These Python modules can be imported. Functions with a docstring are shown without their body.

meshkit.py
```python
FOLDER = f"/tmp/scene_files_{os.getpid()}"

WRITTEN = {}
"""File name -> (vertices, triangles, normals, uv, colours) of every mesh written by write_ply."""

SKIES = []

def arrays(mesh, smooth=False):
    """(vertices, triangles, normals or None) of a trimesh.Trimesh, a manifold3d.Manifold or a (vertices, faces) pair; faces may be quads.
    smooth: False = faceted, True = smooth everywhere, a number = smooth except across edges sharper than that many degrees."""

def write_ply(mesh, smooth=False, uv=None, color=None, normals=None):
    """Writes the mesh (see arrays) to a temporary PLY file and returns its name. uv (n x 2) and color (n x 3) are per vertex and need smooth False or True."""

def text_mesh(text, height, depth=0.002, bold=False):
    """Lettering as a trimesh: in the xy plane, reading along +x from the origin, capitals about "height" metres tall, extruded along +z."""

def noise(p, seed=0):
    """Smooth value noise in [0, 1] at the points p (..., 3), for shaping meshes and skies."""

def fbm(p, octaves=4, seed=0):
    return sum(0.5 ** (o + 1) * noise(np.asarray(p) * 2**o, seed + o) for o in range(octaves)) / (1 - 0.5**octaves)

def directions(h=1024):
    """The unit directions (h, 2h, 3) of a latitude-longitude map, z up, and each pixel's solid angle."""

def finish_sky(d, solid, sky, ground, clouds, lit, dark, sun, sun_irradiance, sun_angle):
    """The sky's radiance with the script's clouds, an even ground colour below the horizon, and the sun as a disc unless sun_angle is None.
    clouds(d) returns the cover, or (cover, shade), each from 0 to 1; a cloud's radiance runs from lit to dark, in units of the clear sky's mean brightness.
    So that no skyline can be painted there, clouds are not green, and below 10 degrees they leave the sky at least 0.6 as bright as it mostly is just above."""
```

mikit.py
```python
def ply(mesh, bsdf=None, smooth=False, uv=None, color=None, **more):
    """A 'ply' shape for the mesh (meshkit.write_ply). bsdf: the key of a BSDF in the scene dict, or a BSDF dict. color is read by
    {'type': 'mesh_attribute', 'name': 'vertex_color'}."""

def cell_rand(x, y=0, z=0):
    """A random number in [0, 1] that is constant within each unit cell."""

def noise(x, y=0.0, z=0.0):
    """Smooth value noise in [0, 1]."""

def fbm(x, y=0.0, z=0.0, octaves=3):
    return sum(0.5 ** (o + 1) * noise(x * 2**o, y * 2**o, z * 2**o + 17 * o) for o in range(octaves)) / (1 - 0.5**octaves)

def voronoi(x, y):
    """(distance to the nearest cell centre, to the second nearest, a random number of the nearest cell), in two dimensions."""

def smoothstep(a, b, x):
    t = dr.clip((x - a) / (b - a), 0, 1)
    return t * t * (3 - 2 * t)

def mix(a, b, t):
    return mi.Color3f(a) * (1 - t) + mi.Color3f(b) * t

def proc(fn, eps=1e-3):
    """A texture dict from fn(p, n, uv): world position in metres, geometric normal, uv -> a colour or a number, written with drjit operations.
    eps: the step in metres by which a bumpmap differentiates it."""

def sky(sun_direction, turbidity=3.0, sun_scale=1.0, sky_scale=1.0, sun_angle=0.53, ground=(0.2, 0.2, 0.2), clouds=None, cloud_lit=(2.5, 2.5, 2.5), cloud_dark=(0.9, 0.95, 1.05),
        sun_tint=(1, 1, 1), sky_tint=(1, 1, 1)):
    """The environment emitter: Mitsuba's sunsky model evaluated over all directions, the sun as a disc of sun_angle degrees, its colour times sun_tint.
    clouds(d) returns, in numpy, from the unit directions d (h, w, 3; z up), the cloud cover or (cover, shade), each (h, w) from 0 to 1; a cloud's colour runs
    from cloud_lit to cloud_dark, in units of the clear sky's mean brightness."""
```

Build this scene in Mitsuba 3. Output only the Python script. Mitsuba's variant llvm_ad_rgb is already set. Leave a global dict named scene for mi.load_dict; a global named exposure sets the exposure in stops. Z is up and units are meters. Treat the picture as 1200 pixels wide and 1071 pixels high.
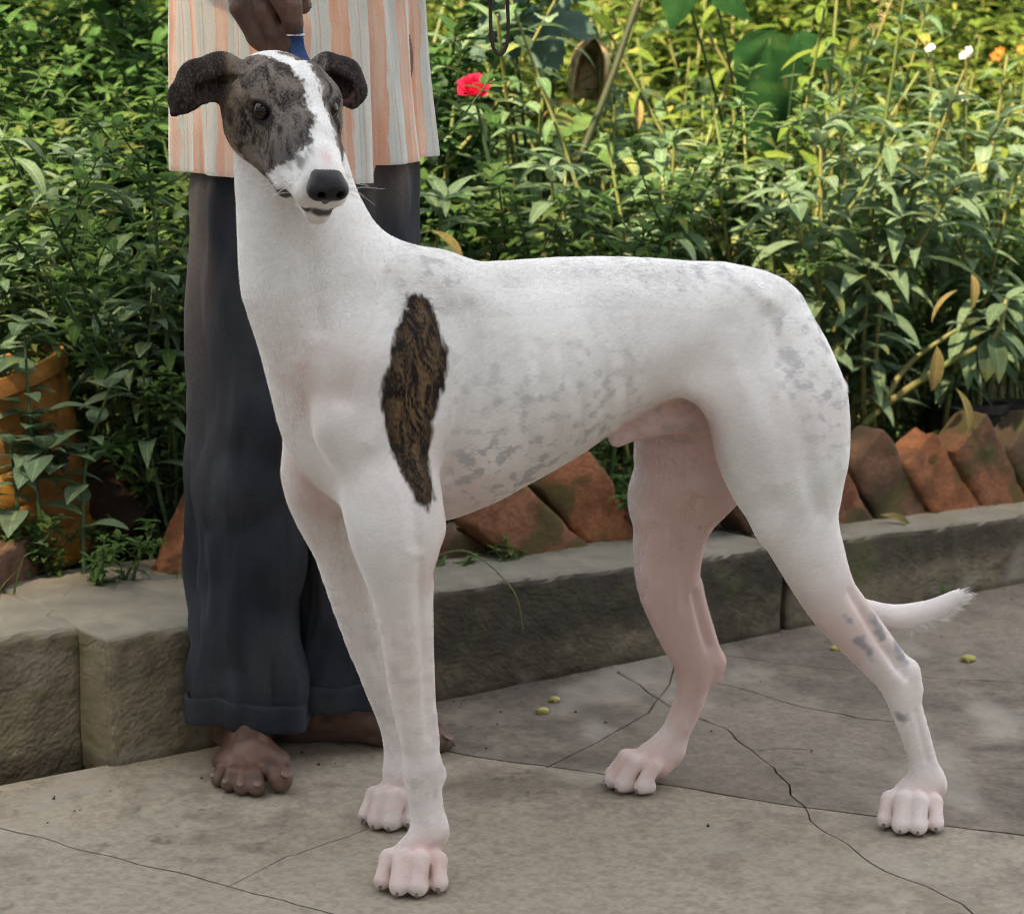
import math, random
import numpy as np, trimesh, mitsuba as mi, drjit as dr
import shapely, shapely.geometry as sg, shapely.ops as so
import mikit, meshkit
from mikit import proc, noise, fbm, smoothstep, mix, voronoi, cell_rand

scene, labels = {}, {}
T = mi.ScalarTransform4f
# ---------------------------------------------------------------- camera, light, exposure
scene['camera'] = {'type': 'thinlens', 'aperture_radius': .0042, 'focus_distance': 2.58, 'fov': 25.058, 'fov_axis': 'x', 'near_clip': 0.05, 'far_clip': 400.0,
                   'to_world': T().look_at(origin=[0, 0, .92], target=[0, 1, .92 - 489.5 / 2700], up=[0, 0, 1])}
scene['sky'] = mikit.sky([-.35, -.55, .76], turbidity=3, sun_scale=1.5, sun_angle=3., sun_tint=(1, .95, .84), clouds=lambda d: .8)
exposure = 3.1
rng = np.random.default_rng(7)

# ---------------------------------------------------------------- helpers: scene entries
def add(key, mesh, bsdf, smooth=True, label=None, cat=None, group=None, kind=None, **kw):
    base, n = key, 0
    while key in scene:
        n += 1; key = '%s_%03d' % (base, n)
    scene[key] = mikit.ply(mesh, bsdf, smooth=smooth, **kw)
    tag(key, label, cat, group, kind)
    return key

def tag(key, label=None, cat=None, group=None, kind=None):
    e = {k: v for k, v in (('label', label), ('category', cat), ('group', group), ('kind', kind)) if v}
    if e: labels.setdefault(key, {}).update(e)

THINGS = {}
def thing(name, label, cat, group=None):
    n = THINGS.get(name, 0); THINGS[name] = n + 1
    key = name if n == 0 else '%s_%03d' % (name, n)
    tag(key, label, cat, group)
    return key

def unit(v): v = np.asarray(v, float); return v / np.linalg.norm(v)
cat_ = trimesh.util.concatenate
def TM(v, f): return trimesh.Trimesh(np.asarray(v, float), np.asarray(f), process=False)

# ---------------------------------------------------------------- helpers: smooth bodies from distance fields
class Prim:
    def __init__(s, fn, lo, hi, k, op='u'): s.fn, s.lo, s.hi, s.k, s.op = fn, np.asarray(lo, float), np.asarray(hi, float), k, op
def cone(a, b, ra, rb, k=.02, op='u', flat=None):
    """round cone from a to b; flat = (axis, factor) thins it along that axis"""
    a, b = np.asarray(a, float), np.asarray(b, float); R = max(ra, rb)
    def fn(p):
        q, ba, g = p - a, b - a, 1.
        if flat is not None:
            n = unit(flat[0]); q = q + np.outer(q @ n, n) * (flat[1] - 1); ba = ba + n * (ba @ n) * (flat[1] - 1); g = .5 + .5 * flat[1]
        t = np.clip(q @ ba / (ba @ ba), 0, 1)
        return (np.linalg.norm(q - t[:, None] * ba, axis=1) - (ra + (rb - ra) * t)) / g
    return Prim(fn, np.minimum(a, b) - R, np.maximum(a, b) + R, k, op)
def chain(pts, k=.02, flat=None):
    return [cone(p[:3], q[:3], p[3], q[3], k, flat=flat) for p, q in zip(pts[:-1], pts[1:])]
def ell(c, r, k=.02, op='u', rot=None):
    c, r = np.asarray(c, float), np.asarray(r, float); M = np.eye(3) if rot is None else np.asarray(rot, float)
    def fn(p):
        q = (p - c) @ M.T; k0 = np.linalg.norm(q / r, axis=1); k1 = np.linalg.norm(q / r**2, axis=1)
        return k0 * (k0 - 1) / np.maximum(k1, 1e-9)
    e = np.sqrt(((M * r[:, None])**2).sum(0))
    return Prim(fn, c - e, c + e, k, op)
def frame_move(prims, M, o):
    """prims given in a frame whose axes are the rows of M and whose origin is o"""
    out = []
    for P in prims:
        cs = np.array([[x, y, z] for x in (P.lo[0], P.hi[0]) for y in (P.lo[1], P.hi[1]) for z in (P.lo[2], P.hi[2])]) @ M + o
        out.append(Prim(lambda p, f=P.fn: f((p - o) @ M.T), cs.min(0), cs.max(0), P.k, P.op))
    return out
def field(prims, cell=.04):
    LO, HI = np.array([P.lo for P in prims]), np.array([P.hi for P in prims])
    def f(p):
        d = np.full(len(p), 1e3)
        b = np.floor(p / cell).astype(np.int64) + 5000
        key = (b[:, 0] * 10000 + b[:, 1]) * 10000 + b[:, 2]
        order = np.argsort(key, kind='stable'); ks = key[order]
        cuts = np.nonzero(np.diff(ks))[0] + 1
        for s, e in zip(np.r_[0, cuts], np.r_[cuts, len(ks)]):
            m = order[s:e]; c = (b[m[0]] - 5000) * cell
            q, dd = p[m], d[m]
            for i in np.nonzero(((c + cell > LO - .05) & (c < HI + .05)).all(1))[0]:
                P = prims[i]; v = P.fn(q)
                if P.op == 'u':
                    h = np.maximum(P.k - np.abs(dd - v), 0); dd = np.minimum(dd, v) - h * h / (4 * P.k)
                else:
                    h = np.maximum(P.k - np.abs(dd + v), 0); dd = np.maximum(dd, -v) + h * h / (4 * P.k)
            d[m] = dd
        return d
    return f
def surface(f, lo, hi, h, levels=3):
    """surface nets over the cells near the zero level of f, refined from coarse to fine"""
    lo, hi = np.asarray(lo, float), np.asarray(hi, float); s = 2**levels
    n = np.ceil((hi - lo) / (h * s)).astype(int) + 1
    c = np.stack(np.meshgrid(*[np.arange(k) for k in n], indexing='ij'), -1).reshape(-1, 3)
    sub = np.array([[x, y, z] for x in (0, 1) for y in (0, 1) for z in (0, 1)])
    while True:
        size = h * s
        d = f(lo + (c + .5) * size)
        c = c[np.abs(d) < size * 1.7]
        if s == 1: break
        c = (c[:, None] * 2 + sub).reshape(-1, 3); s //= 2
    B = 1 << 20
    pack = lambda q: (q[..., 0].astype(np.int64) * B + q[..., 1]) * B + q[..., 2]
    corners = c[:, None] + sub
    ids, inv = np.unique(pack(corners).ravel(), return_inverse=True)
    cp = np.stack([ids // (B * B), ids // B % B, ids % B], 1)
    val = f(lo + cp * h); cv = val[inv].reshape(-1, 8)
    keep = (cv.min(1) < 0) & (cv.max(1) >= 0)
    c, cv = c[keep], cv[keep]
    edges = [(i, j) for i in range(8) for j in range(i + 1, 8) if np.abs(sub[i] - sub[j]).sum() == 1]
    acc, cnt = np.zeros((len(c), 3)), np.zeros(len(c))
    for i, j in edges:
        m = (cv[:, i] < 0) != (cv[:, j] < 0)
        t = cv[m, i] / (cv[m, i] - cv[m, j])
        acc[m] += sub[i] + t[:, None] * (sub[j] - sub[i]); cnt[m] += 1
    v = lo + (c + acc / cnt[:, None]) * h
    key = pack(c); order = np.argsort(key); sk = key[order]
    faces = []
    for ax in range(3):
        o1, o2 = np.eye(3, dtype=int)[(ax + 1) % 3], np.eye(3, dtype=int)[(ax + 2) % 3]
        j = int(np.nonzero((sub == np.eye(3, dtype=int)[ax]).all(1))[0][0])
        s0, s1 = cv[:, 0] < 0, cv[:, j] < 0
        m = s0 != s1
        ring = []
        ok = np.ones(m.sum(), bool)
        for off in (0 * o1, -o1, -o1 - o2, -o2):
            kk = pack(c[m] + off); at = np.minimum(np.searchsorted(sk, kk), len(sk) - 1)
            ok &= sk[at] == kk; ring.append(order[at])
        q = np.stack(ring, 1)[ok]; flip = ~s0[m][ok]
        q[flip] = q[flip][:, ::-1]
        faces.append(q)
    q = np.vstack(faces)
    f3 = np.vstack([q[:, [0, 1, 2]], q[:, [0, 2, 3]]])
    return v, f3
def relax(v, f, sdf, n=1, h=1e-3):
    for _ in range(n):
        d = sdf(v); g = np.stack([sdf(v + e) - sdf(v - e) for e in np.eye(3) * h], 1) / (2 * h)
        v = v - np.clip(d, -.002, .002)[:, None] * g / np.maximum((g * g).sum(1, keepdims=True), .2)
    return v
def bounds(prims, m=.02):
    ps = [P for P in prims if P.op == 'u']
    return np.min([P.lo for P in ps], 0) - m, np.max([P.hi for P in ps], 0) + m
def tube(points, radii, sides=8, caps=True):
    p = np.asarray(points, float); r = np.broadcast_to(radii, (len(p),)); t = np.gradient(p, axis=0); t /= np.linalg.norm(t, axis=1, keepdims=True) + 1e-12
    a = np.cross(t[0], [0, 0, 1] if abs(t[0][2]) < .9 else [1, 0, 0]); a /= np.linalg.norm(a); A = [a]
    for k in range(1, len(p)):
        a = A[-1] - t[k] * (A[-1] @ t[k]); A.append(a / (np.linalg.norm(a) + 1e-12))
    A = np.array(A); Bn = np.cross(t, A); ang = np.arange(sides) * 2 * np.pi / sides
    v = p[:, None] + r[:, None, None] * (np.cos(ang)[None, :, None] * A[:, None] + np.sin(ang)[None, :, None] * Bn[:, None])
    i, j = np.meshgrid(np.arange(len(p) - 1), np.arange(sides), indexing='ij')
    q = np.stack([i * sides + j, i * sides + (j + 1) % sides, (i + 1) * sides + (j + 1) % sides, (i + 1) * sides + j], -1).reshape(-1, 4)
    f = np.vstack([q[:, [0, 1, 2]], q[:, [0, 2, 3]]]); v = v.reshape(-1, 3)
    if caps:
        n = len(v); v = np.vstack([v, p[:1], p[-1:]]); J = np.arange(sides)
        f = np.vstack([f, np.stack([np.full(sides, n), (J + 1) % sides, J], 1), np.stack([np.full(sides, n + 1), n - sides + J, n - sides + (J + 1) % sides], 1)])
    return TM(v, f)
def curve(pts, n=16):
    """Catmull-Rom through pts (any number of columns)"""
    P = np.asarray(pts, float); P = np.vstack([2 * P[0] - P[1], P, 2 * P[-1] - P[-2]]); out = []
    for k in range(1, len(P) - 2):
        t = np.linspace(0, 1, n, endpoint=False)[:, None]; a, b, c_, d = P[k - 1:k + 3]
        out.append(.5 * (2 * b + (c_ - a) * t + (2 * a - 5 * b + 4 * c_ - d) * t**2 + (3 * b - a - 3 * c_ + d) * t**3))
    return np.vstack(out + [P[-2:-1]])
def polydist(pts, poly):
    """signed distance (negative inside) of 2-D points to a polygon"""
    poly = np.asarray(poly, float); d = np.full(len(pts), 1e9); inside = np.zeros(len(pts), bool)
    for a, b in zip(poly, np.roll(poly, -1, 0)):
        e, w = b - a, pts - a
        t = np.clip(w @ e / (e @ e), 0, 1); d = np.minimum(d, np.linalg.norm(w - t[:, None] * e, axis=1))
        c1 = (pts[:, 1] >= a[1]) != (pts[:, 1] >= b[1])
        with np.errstate(divide='ignore', invalid='ignore'):
            inside ^= c1 & (pts[:, 0] < a[0] + w[:, 1] / (e[1] if e[1] else 1e-12) * e[0])
    return np.where(inside, -d, d)
# ---------------------------------------------------------------- the dog: local frame x to its tail, y to its right side, z up
DA, DTH = np.array([-.125, 2.54, 0.]), math.radians(20)
DM = np.array([[math.cos(DTH), math.sin(DTH), 0], [-math.sin(DTH), math.cos(DTH), 0], [0, 0, 1]])   # rows: the local axes in the world
def dog_world(p): return np.asarray(p) @ DM + DA
from scipy.interpolate import PchipInterpolator as Pch
ST = np.array([  # x, top, bottom, half width
    [-.102, .575, .480, .022], [-.090, .605, .448, .042], [-.072, .640, .415, .060], [-.045, .668, .392, .078], [0, .686, .380, .094], [.05, .682, .384, .104],
    [.10, .675, .398, .110], [.15, .676, .420, .110], [.20, .677, .444, .104], [.25, .676, .472, .093], [.30, .673, .497, .083], [.35, .668, .508, .078],
    [.40, .662, .500, .078], [.435, .647, .490, .072], [.47, .616, .478, .062], [.503, .570, .475, .048], [.528, .53, .485, .028]])
s_top, s_bot, s_w = (Pch(ST[:, 0], ST[:, k]) for k in (1, 2, 3))
def trunk_fn(p):
    x = np.clip(p[:, 0], ST[0, 0], ST[-1, 0]); top, bot, w = s_top(x), s_bot(x), s_w(x)
    zc, hz = (top + bot) / 2, (top - bot) / 2
    t = (p[:, 2] - zc) / hz
    w = w * (1 - .20 * np.clip(-t, 0, 1)**1.5 - .12 * np.clip(t, 0, 1)**2)
    qx = np.maximum(np.abs(p[:, 0] - x) - .0, 0) / .03
    qy = p[:, 1] / w
    k0 = np.sqrt(qx**2 + qy**2 + t**2); k1 = np.sqrt((qx / .03)**2 + (qy / w)**2 + (t / hz)**2)
    ribs = .0011 * np.sin((p[:, 0] + .25 * (p[:, 2] - .5)) * 2 * np.pi / .034) * np.exp(-((p[:, 0] - .16) / .09)**2) * np.exp(-((t + .05) / .5)**2)
    return k0 * (k0 - 1) / np.maximum(k1, 1e-6) * np.interp(p[:, 0], [-.08, -.03, .44, .50], [.45, 1, 1, .5]) + ribs
YF = [0, 1, 0]
body = [Prim(trunk_fn, [-.20, -.125, .36], [.58, .125, .70], .02)]
# neck
body += [cone((-.121, .012, .80), (-.112, .004, .735), .047, .055, .03), cone((-.112, .004, .735), (-.096, 0, .665), .056, .070, .045, flat=(YF, 1.10)),
         cone((-.094, 0, .665), (-.068, 0, .60), .071, .080, .045, flat=(YF, 1.06)), cone((-.135, 0, .83), (-.118, .012, .79), .043, .049, .035),
         cone((-.06, 0, .665), (.03, 0, .640), .036, .04, .045), ell((-.082, 0, .520), (.042, .044, .085), .035), cone((-.068, .040, .505), (-.062, .074, .425), .040, .042, .035), cone((-.066, .030, .50), (-.066, .066, .435), .043, .038, .03), cone((-.070, .068, .50), (-.070, .088, .44), .036, .036, .03), cone((-.062, -.030, .48), (-.050, -.060, .43), .042, .032, .035)]
def limb(pts, flat=None, k0=.028):
    q = curve(pts, 4); P = chain([tuple(a) for a in q], .0025, flat)
    for c, kk in zip(P[:8], (k0, k0, k0, k0, k0 * .8, k0 * .6, k0 * .4, k0 * .2)): c.k = max(kk, .0025)
    return P
# near fore limb (its left), then far fore limb
def forelimb(sy, sh, elb, pts, k=.014):
    y = sy
    P = [cone((.015, y * .55, .645), (-.055, y * .72, .575), .030, .045, .05, flat=(YF, 1.5)), cone((-.055, y * .72, .575), sh, .043, .037, .025, flat=(YF, 1.35)),
         cone(sh, elb, .040, .037, .016, flat=(YF, 1.2)), cone((.0, y * .78, .57), (elb[0] + .012, elb[1], elb[2] + .02), .042, .030, .022, flat=(YF, 1.5))]
    return P + limb(pts)
body += forelimb(-.097, (-.074, -.076, .512), (-.034, -.090, .422), [(-.037, -.090, .430, .041), (-.0345, -.0955, .378, .0350), (-.0295, -.097, .30, .0265), (-.0225, -.098, .22, .0225), (-.011, -.099, .150, .0195), (-.0075, -.099, .125, .0220), (-.0065, -.100, .10, .0190), (-.001, -.104, .055, .0175)])
body += [cone((-.022, -.094, .418), (.002, -.095, .398), .023, .0130, .018), ell((.0105, -.099, .118), (.0085, .008, .010), .008), cone((-.006, -.097, .33), (-.001, -.099, .16), .011, .008, .014)]
body += forelimb(.097, (-.066, .070, .505), (-.058, .094, .425), [(-.057, .092, .43, .039), (-.052, .098, .385, .0335), (-.043, .10, .325, .0275), (-.0225, .102, .25, .0235), (.002, .104, .178, .0205), (.018, .105, .140, .0215), (.026, .105, .105, .0185), (.028, .104, .055, .0170)])
body += [cone((-.058, .098, .412), (-.035, .098, .405), .022, .0125, .016), ell((.036, .104, .130), (.0085, .008, .010), .008)]
# near hind limb
body += [cone((.425, -.045, .60), (.438, -.062, .50), .050, .068, .045, flat=(YF, 1.35)), ell((.436, -.068, .475), (.067, .052, .085), .028),
         ell((.448, -.062, .53), (.047, .045, .06), .035)]
body += limb([(.436, -.070, .50, .064), (.440, -.080, .437, .058), (.451, -.090, .376, .0480), (.465, -.097, .334, .0405), (.489, -.104, .281, .0325), (.517, -.110, .243, .0285), (.542, -.114, .212, .0240), (.570, -.117, .178, .0210), (.589, -.119, .135, .0185), (.607, -.121, .082, .0165), (.614, -.123, .045, .0185)], (YF, 1.18), .03)
body += [cone((.515, -.110, .275), (.587, -.117, .187), .009, .009, .014), cone((.588, -.117, .186), (.594, -.118, .165), .013, .012, .012), ell((.418, -.098, .376), (.022, .024, .03), .016)]
# far hind limb
body += [cone((.415, .045, .60), (.412, .062, .49), .050, .066, .045, flat=(YF, 1.35)), ell((.45, .06, .51), (.065, .05, .08), .04)]
body += limb([(.408, .070, .49, .070), (.402, .084, .42, .064), (.388, .095, .37, .0545), (.376, .10, .325, .0460), (.375, .103, .265, .0395), (.392, .106, .205, .0310), (.413, .109, .158, .0255), (.416, .111, .130, .0205), (.408, .113, .098, .0185), (.392, .115, .062, .0180), (.382, .117, .042, .0190)], (YF, 1.18), .03)
body += [cone((.408, .104, .25), (.444, .110, .152), .011, .0105, .018), cone((.444, .110, .153), (.442, .111, .135), .012, .011, .012), ell((.344, .10, .37), (.022, .024, .030), .018)]
# flank fold between belly and near/far thigh, prepuce
body += [cone((.33, -.055, .545), (.40, -.070, .505), .022, .03, .03, flat=(YF, 1.6)), cone((.33, .055, .545), (.37, .070, .505), .022, .03, .03, flat=(YF, 1.6)),
         cone((.262, -.002, .466), (.30, 0, .482), .0105, .0155, .012), cone((.30, 0, .482), (.385, 0, .487), .0155, .020, .014), cone((.30, 0, .497), (.40, 0, .505), .012, .02, .02),
         ell((.425, 0, .475), (.028, .022, .024), .012)]
# tail
TAIL = curve([(.525, .0, .515, .0185), (.522, .015, .46, .0165), (.512, .02, .40, .0150), (.508, .02, .33, .0135), (.535, .015, .265, .0125), (.585, .008, .232, .0125), (.635, 0, .219, .0125), (.675, -.002, .222, .0100), (.702, -.003, .231, .0065), (.724, -.004, .244, .0018)], 4)
body += chain([tuple(q) for q in TAIL], .012)
# paws: toes from the pastern end to the ground
CLAWS = []
def paw(c, heading, w=.0185, length=.055, spread=1., pastern=None):
    """c: middle of the paw on the ground; heading: direction of the toes in the local xy plane"""
    hx = unit([heading[0], heading[1], 0]); hy = np.array([-hx[1], hx[0], 0]); c = np.array([c[0], c[1], 0.])
    P = [ell(c - hx * .012 + [0, 0, .026], (.022, .025, .017), .010, rot=np.array([hx, hy, [0, 0, 1]]))]
    if pastern is not None: P.append(cone(pastern[:3], c - hx * .010 + np.array([0, 0, .034]), pastern[3], .020, .016))
    for k, s in enumerate((-1.5, -.5, .5, 1.5)):
        out = s * w * 1.05 * spread; fw = .030 if abs(s) < 1 else .016
        base = c + hx * -.004 + hy * out * .62 + [0, 0, .033]
        kn = c + hx * (fw - .006) + hy * out * .95 + [0, 0, .0360 - .004 * (abs(s) > 1)]
        tip = c + hx * (fw + .013) + hy * out * 1.08 + [0, 0, .0125]
        pad = c + hx * (fw + .002) + hy * out * 1.05 + [0, 0, .0105]
        f = 1.14 if abs(s) < 1 else 1.0
        P += [cone(base, kn, .0098, .0100 * f, .0035), cone(kn, tip, .0100 * f, .0090 * f, .003), cone(tip, pad, .0090 * f, .0100 * f, .003)]
        CLAWS.append((tip + hx * .006 + [0, 0, -.001], tip + hx * .0115 + hy * s * .001 + [0, 0, -.0085]))
    return P
body += paw((-.022, -.112), (-.46, -.89), .0185, pastern=(-.001, -.104, .055, .0175))
body += paw((.022, .098), (-.62, -.78), .0165, pastern=(.028, .104, .055, .0170))
body += paw((.594, -.126), (-.55, -.84), .0175, pastern=(.619, -.123, .045, .0185))
body += paw((.352, .114), (-.97, -.25), .0180, pastern=(.382, .117, .042, .0190))
# head, in its own frame: x to its right, y to the nose, z up
HF = unit([.03, -.915, -.405]); HS = unit(np.cross(HF, [.0, 0, 1])); HU = np.cross(HS, HF)
HM = np.array([HS, HF, HU]); HO = np.array([-.131, -.062, .848])
head = [ell((0, -.046, -.011), (.051, .064, .039), .03), ell((0, -.088, -.018), (.042, .042, .034), .03),
        cone((0, -.01, -.010), (0, .045, -.019), .040, .032, .03), cone((0, .045, -.019), (0, .112, -.0265), .031, .0235, .02),
        ell((.038, -.040, -.028), (.022, .036, .028), .022), ell((-.038, -.040, -.028), (.022, .036, .028), .022),
        cone((.033, -.042, -.044), (.016, .066, -.0590), .019, .0135, .02), cone((-.033, -.042, -.044), (-.016, .066, -.0590), .019, .0135, .02),
        cone((.028, -.014, .011), (.024, -.036, .020), .014, .014, .018), cone((-.028, -.014, .011), (-.024, -.036, .020), .014, .014, .018),
        cone((.0410, -.026, .004), (.048, -.050, -.012), .011, .016, .016), cone((-.0410, -.026, .004), (-.048, -.050, -.012), .011, .016, .016),
        cone((0, -.01, -.050), (0, .108, -.0630), .025, .0145, .010),
        cone((.0150, .050, -.034), (.0135, .112, -.0400), .0185, .0152, .010), cone((-.0150, .050, -.034), (-.0135, .112, -.0400), .0185, .0150, .010),
        cone((0, .09, -.013), (0, .116, -.021), .015, .014, .012),
        cone((0, -.03, .046), (0, .03, .021), .006, .004, .012, op='s')]
for sg_ in (1, -1):     # eye sockets, lids, mouth slit, hanging lip
    head += [ell((sg_ * .0395, .004, .001), (.0135, .0120, .0112), .008, 's'),
             cone((sg_ * .0330, .0125, .0095), (sg_ * .0430, -.004, .0095), .0040, .0036, .004), cone((sg_ * .0330, .0125, -.0085), (sg_ * .0430, -.004, -.0090), .0036, .0032, .004),
             cone((sg_ * .0295, .024, -.047), (sg_ * .0270, .070, -.0540), .0080, .0062, .010)]
def ear(s):
    """rose ear, s=+1 its right one: held out to the side and folded down"""
    F = (.30 * s, .80, .52)
    if s > 0:
        q = [(.036, -.074, -.008, .021), (.060, -.080, .001, .0235), (.085, -.074, -.003, .0215), (.103, -.062, -.014, .0150), (.116, -.050, -.027, .0050)]
        hol = [cone((.054, -.063, -.003), (.082, -.059, -.008), .0115, .0105, .006, op='s')]
    else:
        q = [(-.038, -.078, -.008, .020), (-.060, -.078, .003, .0215), (-.076, -.070, .002, .0200), (-.083, -.058, -.006, .0145), (-.079, -.050, -.015, .0085)]
        hol = [cone((-.056, -.062, .000), (-.071, -.056, -.004), .0110, .0100, .006, op='s')]
    return [cone(a[:3], b[:3], a[3], b[3], .008, flat=(F, 2.3)) for a, b in zip(q[:-1], q[1:])] + hol
head += ear(1) + ear(-1)
body += frame_move(head, HM, HO)
RELIEF = [([(-.030, .668), (-.070, .600), (-.092, .545)], -.0050, .011, -1), ([(.055, .630), (.040, .530), (.030, .455)], -.0045, .012, -1), ([(-.005, .625), (-.045, .545), (-.070, .500)], .0035, .012, -1), ([(-.040, .50), (-.030, .44), (-.026, .39)], -.0030, .008, -1),
          ([(.005, .52), (-.005, .46)], .0035, .016, -1), ([(.415, .610), (.425, .520), (.440, .430), (.455, .39)], -.0042, .012, -1), ([(.465, .60), (.490, .52), (.488, .44)], .0030, .016, -1), ([(.400, .640), (.412, .628)], .0040, .012, -1), ([(.37, .56), (.385, .50), (.40, .43)], .0030, .014, -1),
          ([(.505, .290), (.535, .238), (.566, .196)], -.0042, .0065, -1), ([(.560, .215), (.575, .185)], -.003, .005, -1), ([(-.022, .37), (-.012, .26), (-.006, .17)], -.0022, .005, -1), ([(-.033, .34), (-.024, .24)], .0012, .006, -1), ([(.004, .36), (.008, .20)], -.0016, .005, -1),
          ([(-.150, .79), (-.125, .70), (-.115, .62)], -.0035, .011, -1), ([(.590, .14), (.607, .08)], -.0018, .004, -1), ([(-.002, .11), (.0, .06)], -.0012, .004, -1), ([(.30, .655), (.20, .66), (.10, .655)], -.0022, .012, -1), ([(.36, .60), (.33, .55)], -.004, .022, -1),
          ([(.385, .42), (.375, .33), (.385, .24)], -.0035, .008, -1, 1), ([(.40, .25), (.425, .18)], -.0040, .0065, -1, 1), ([(.352, .42), (.345, .35)], .003, .010, -1, 1), ([(-.060, .40), (-.035, .28), (-.005, .19)], -.0026, .005, -1, 1), ([(.412, .12), (.405, .08)], -.0018, .004, -1, 1),
          ([(.415, .610), (.425, .520), (.440, .430)], -.0042, .012, 1), ([(.055, .630), (.040, .530)], -.0045, .012, 1), ([(-.030, .668), (-.070, .600)], -.0045, .011, 1)]
for _k in range(7): RELIEF.append(([(.075 + .026 * _k, .600 - .004 * _k), (.060 + .030 * _k, .520), (.050 + .034 * _k, .465 + .003 * _k)], -.0011, .0065, -1))
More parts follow.
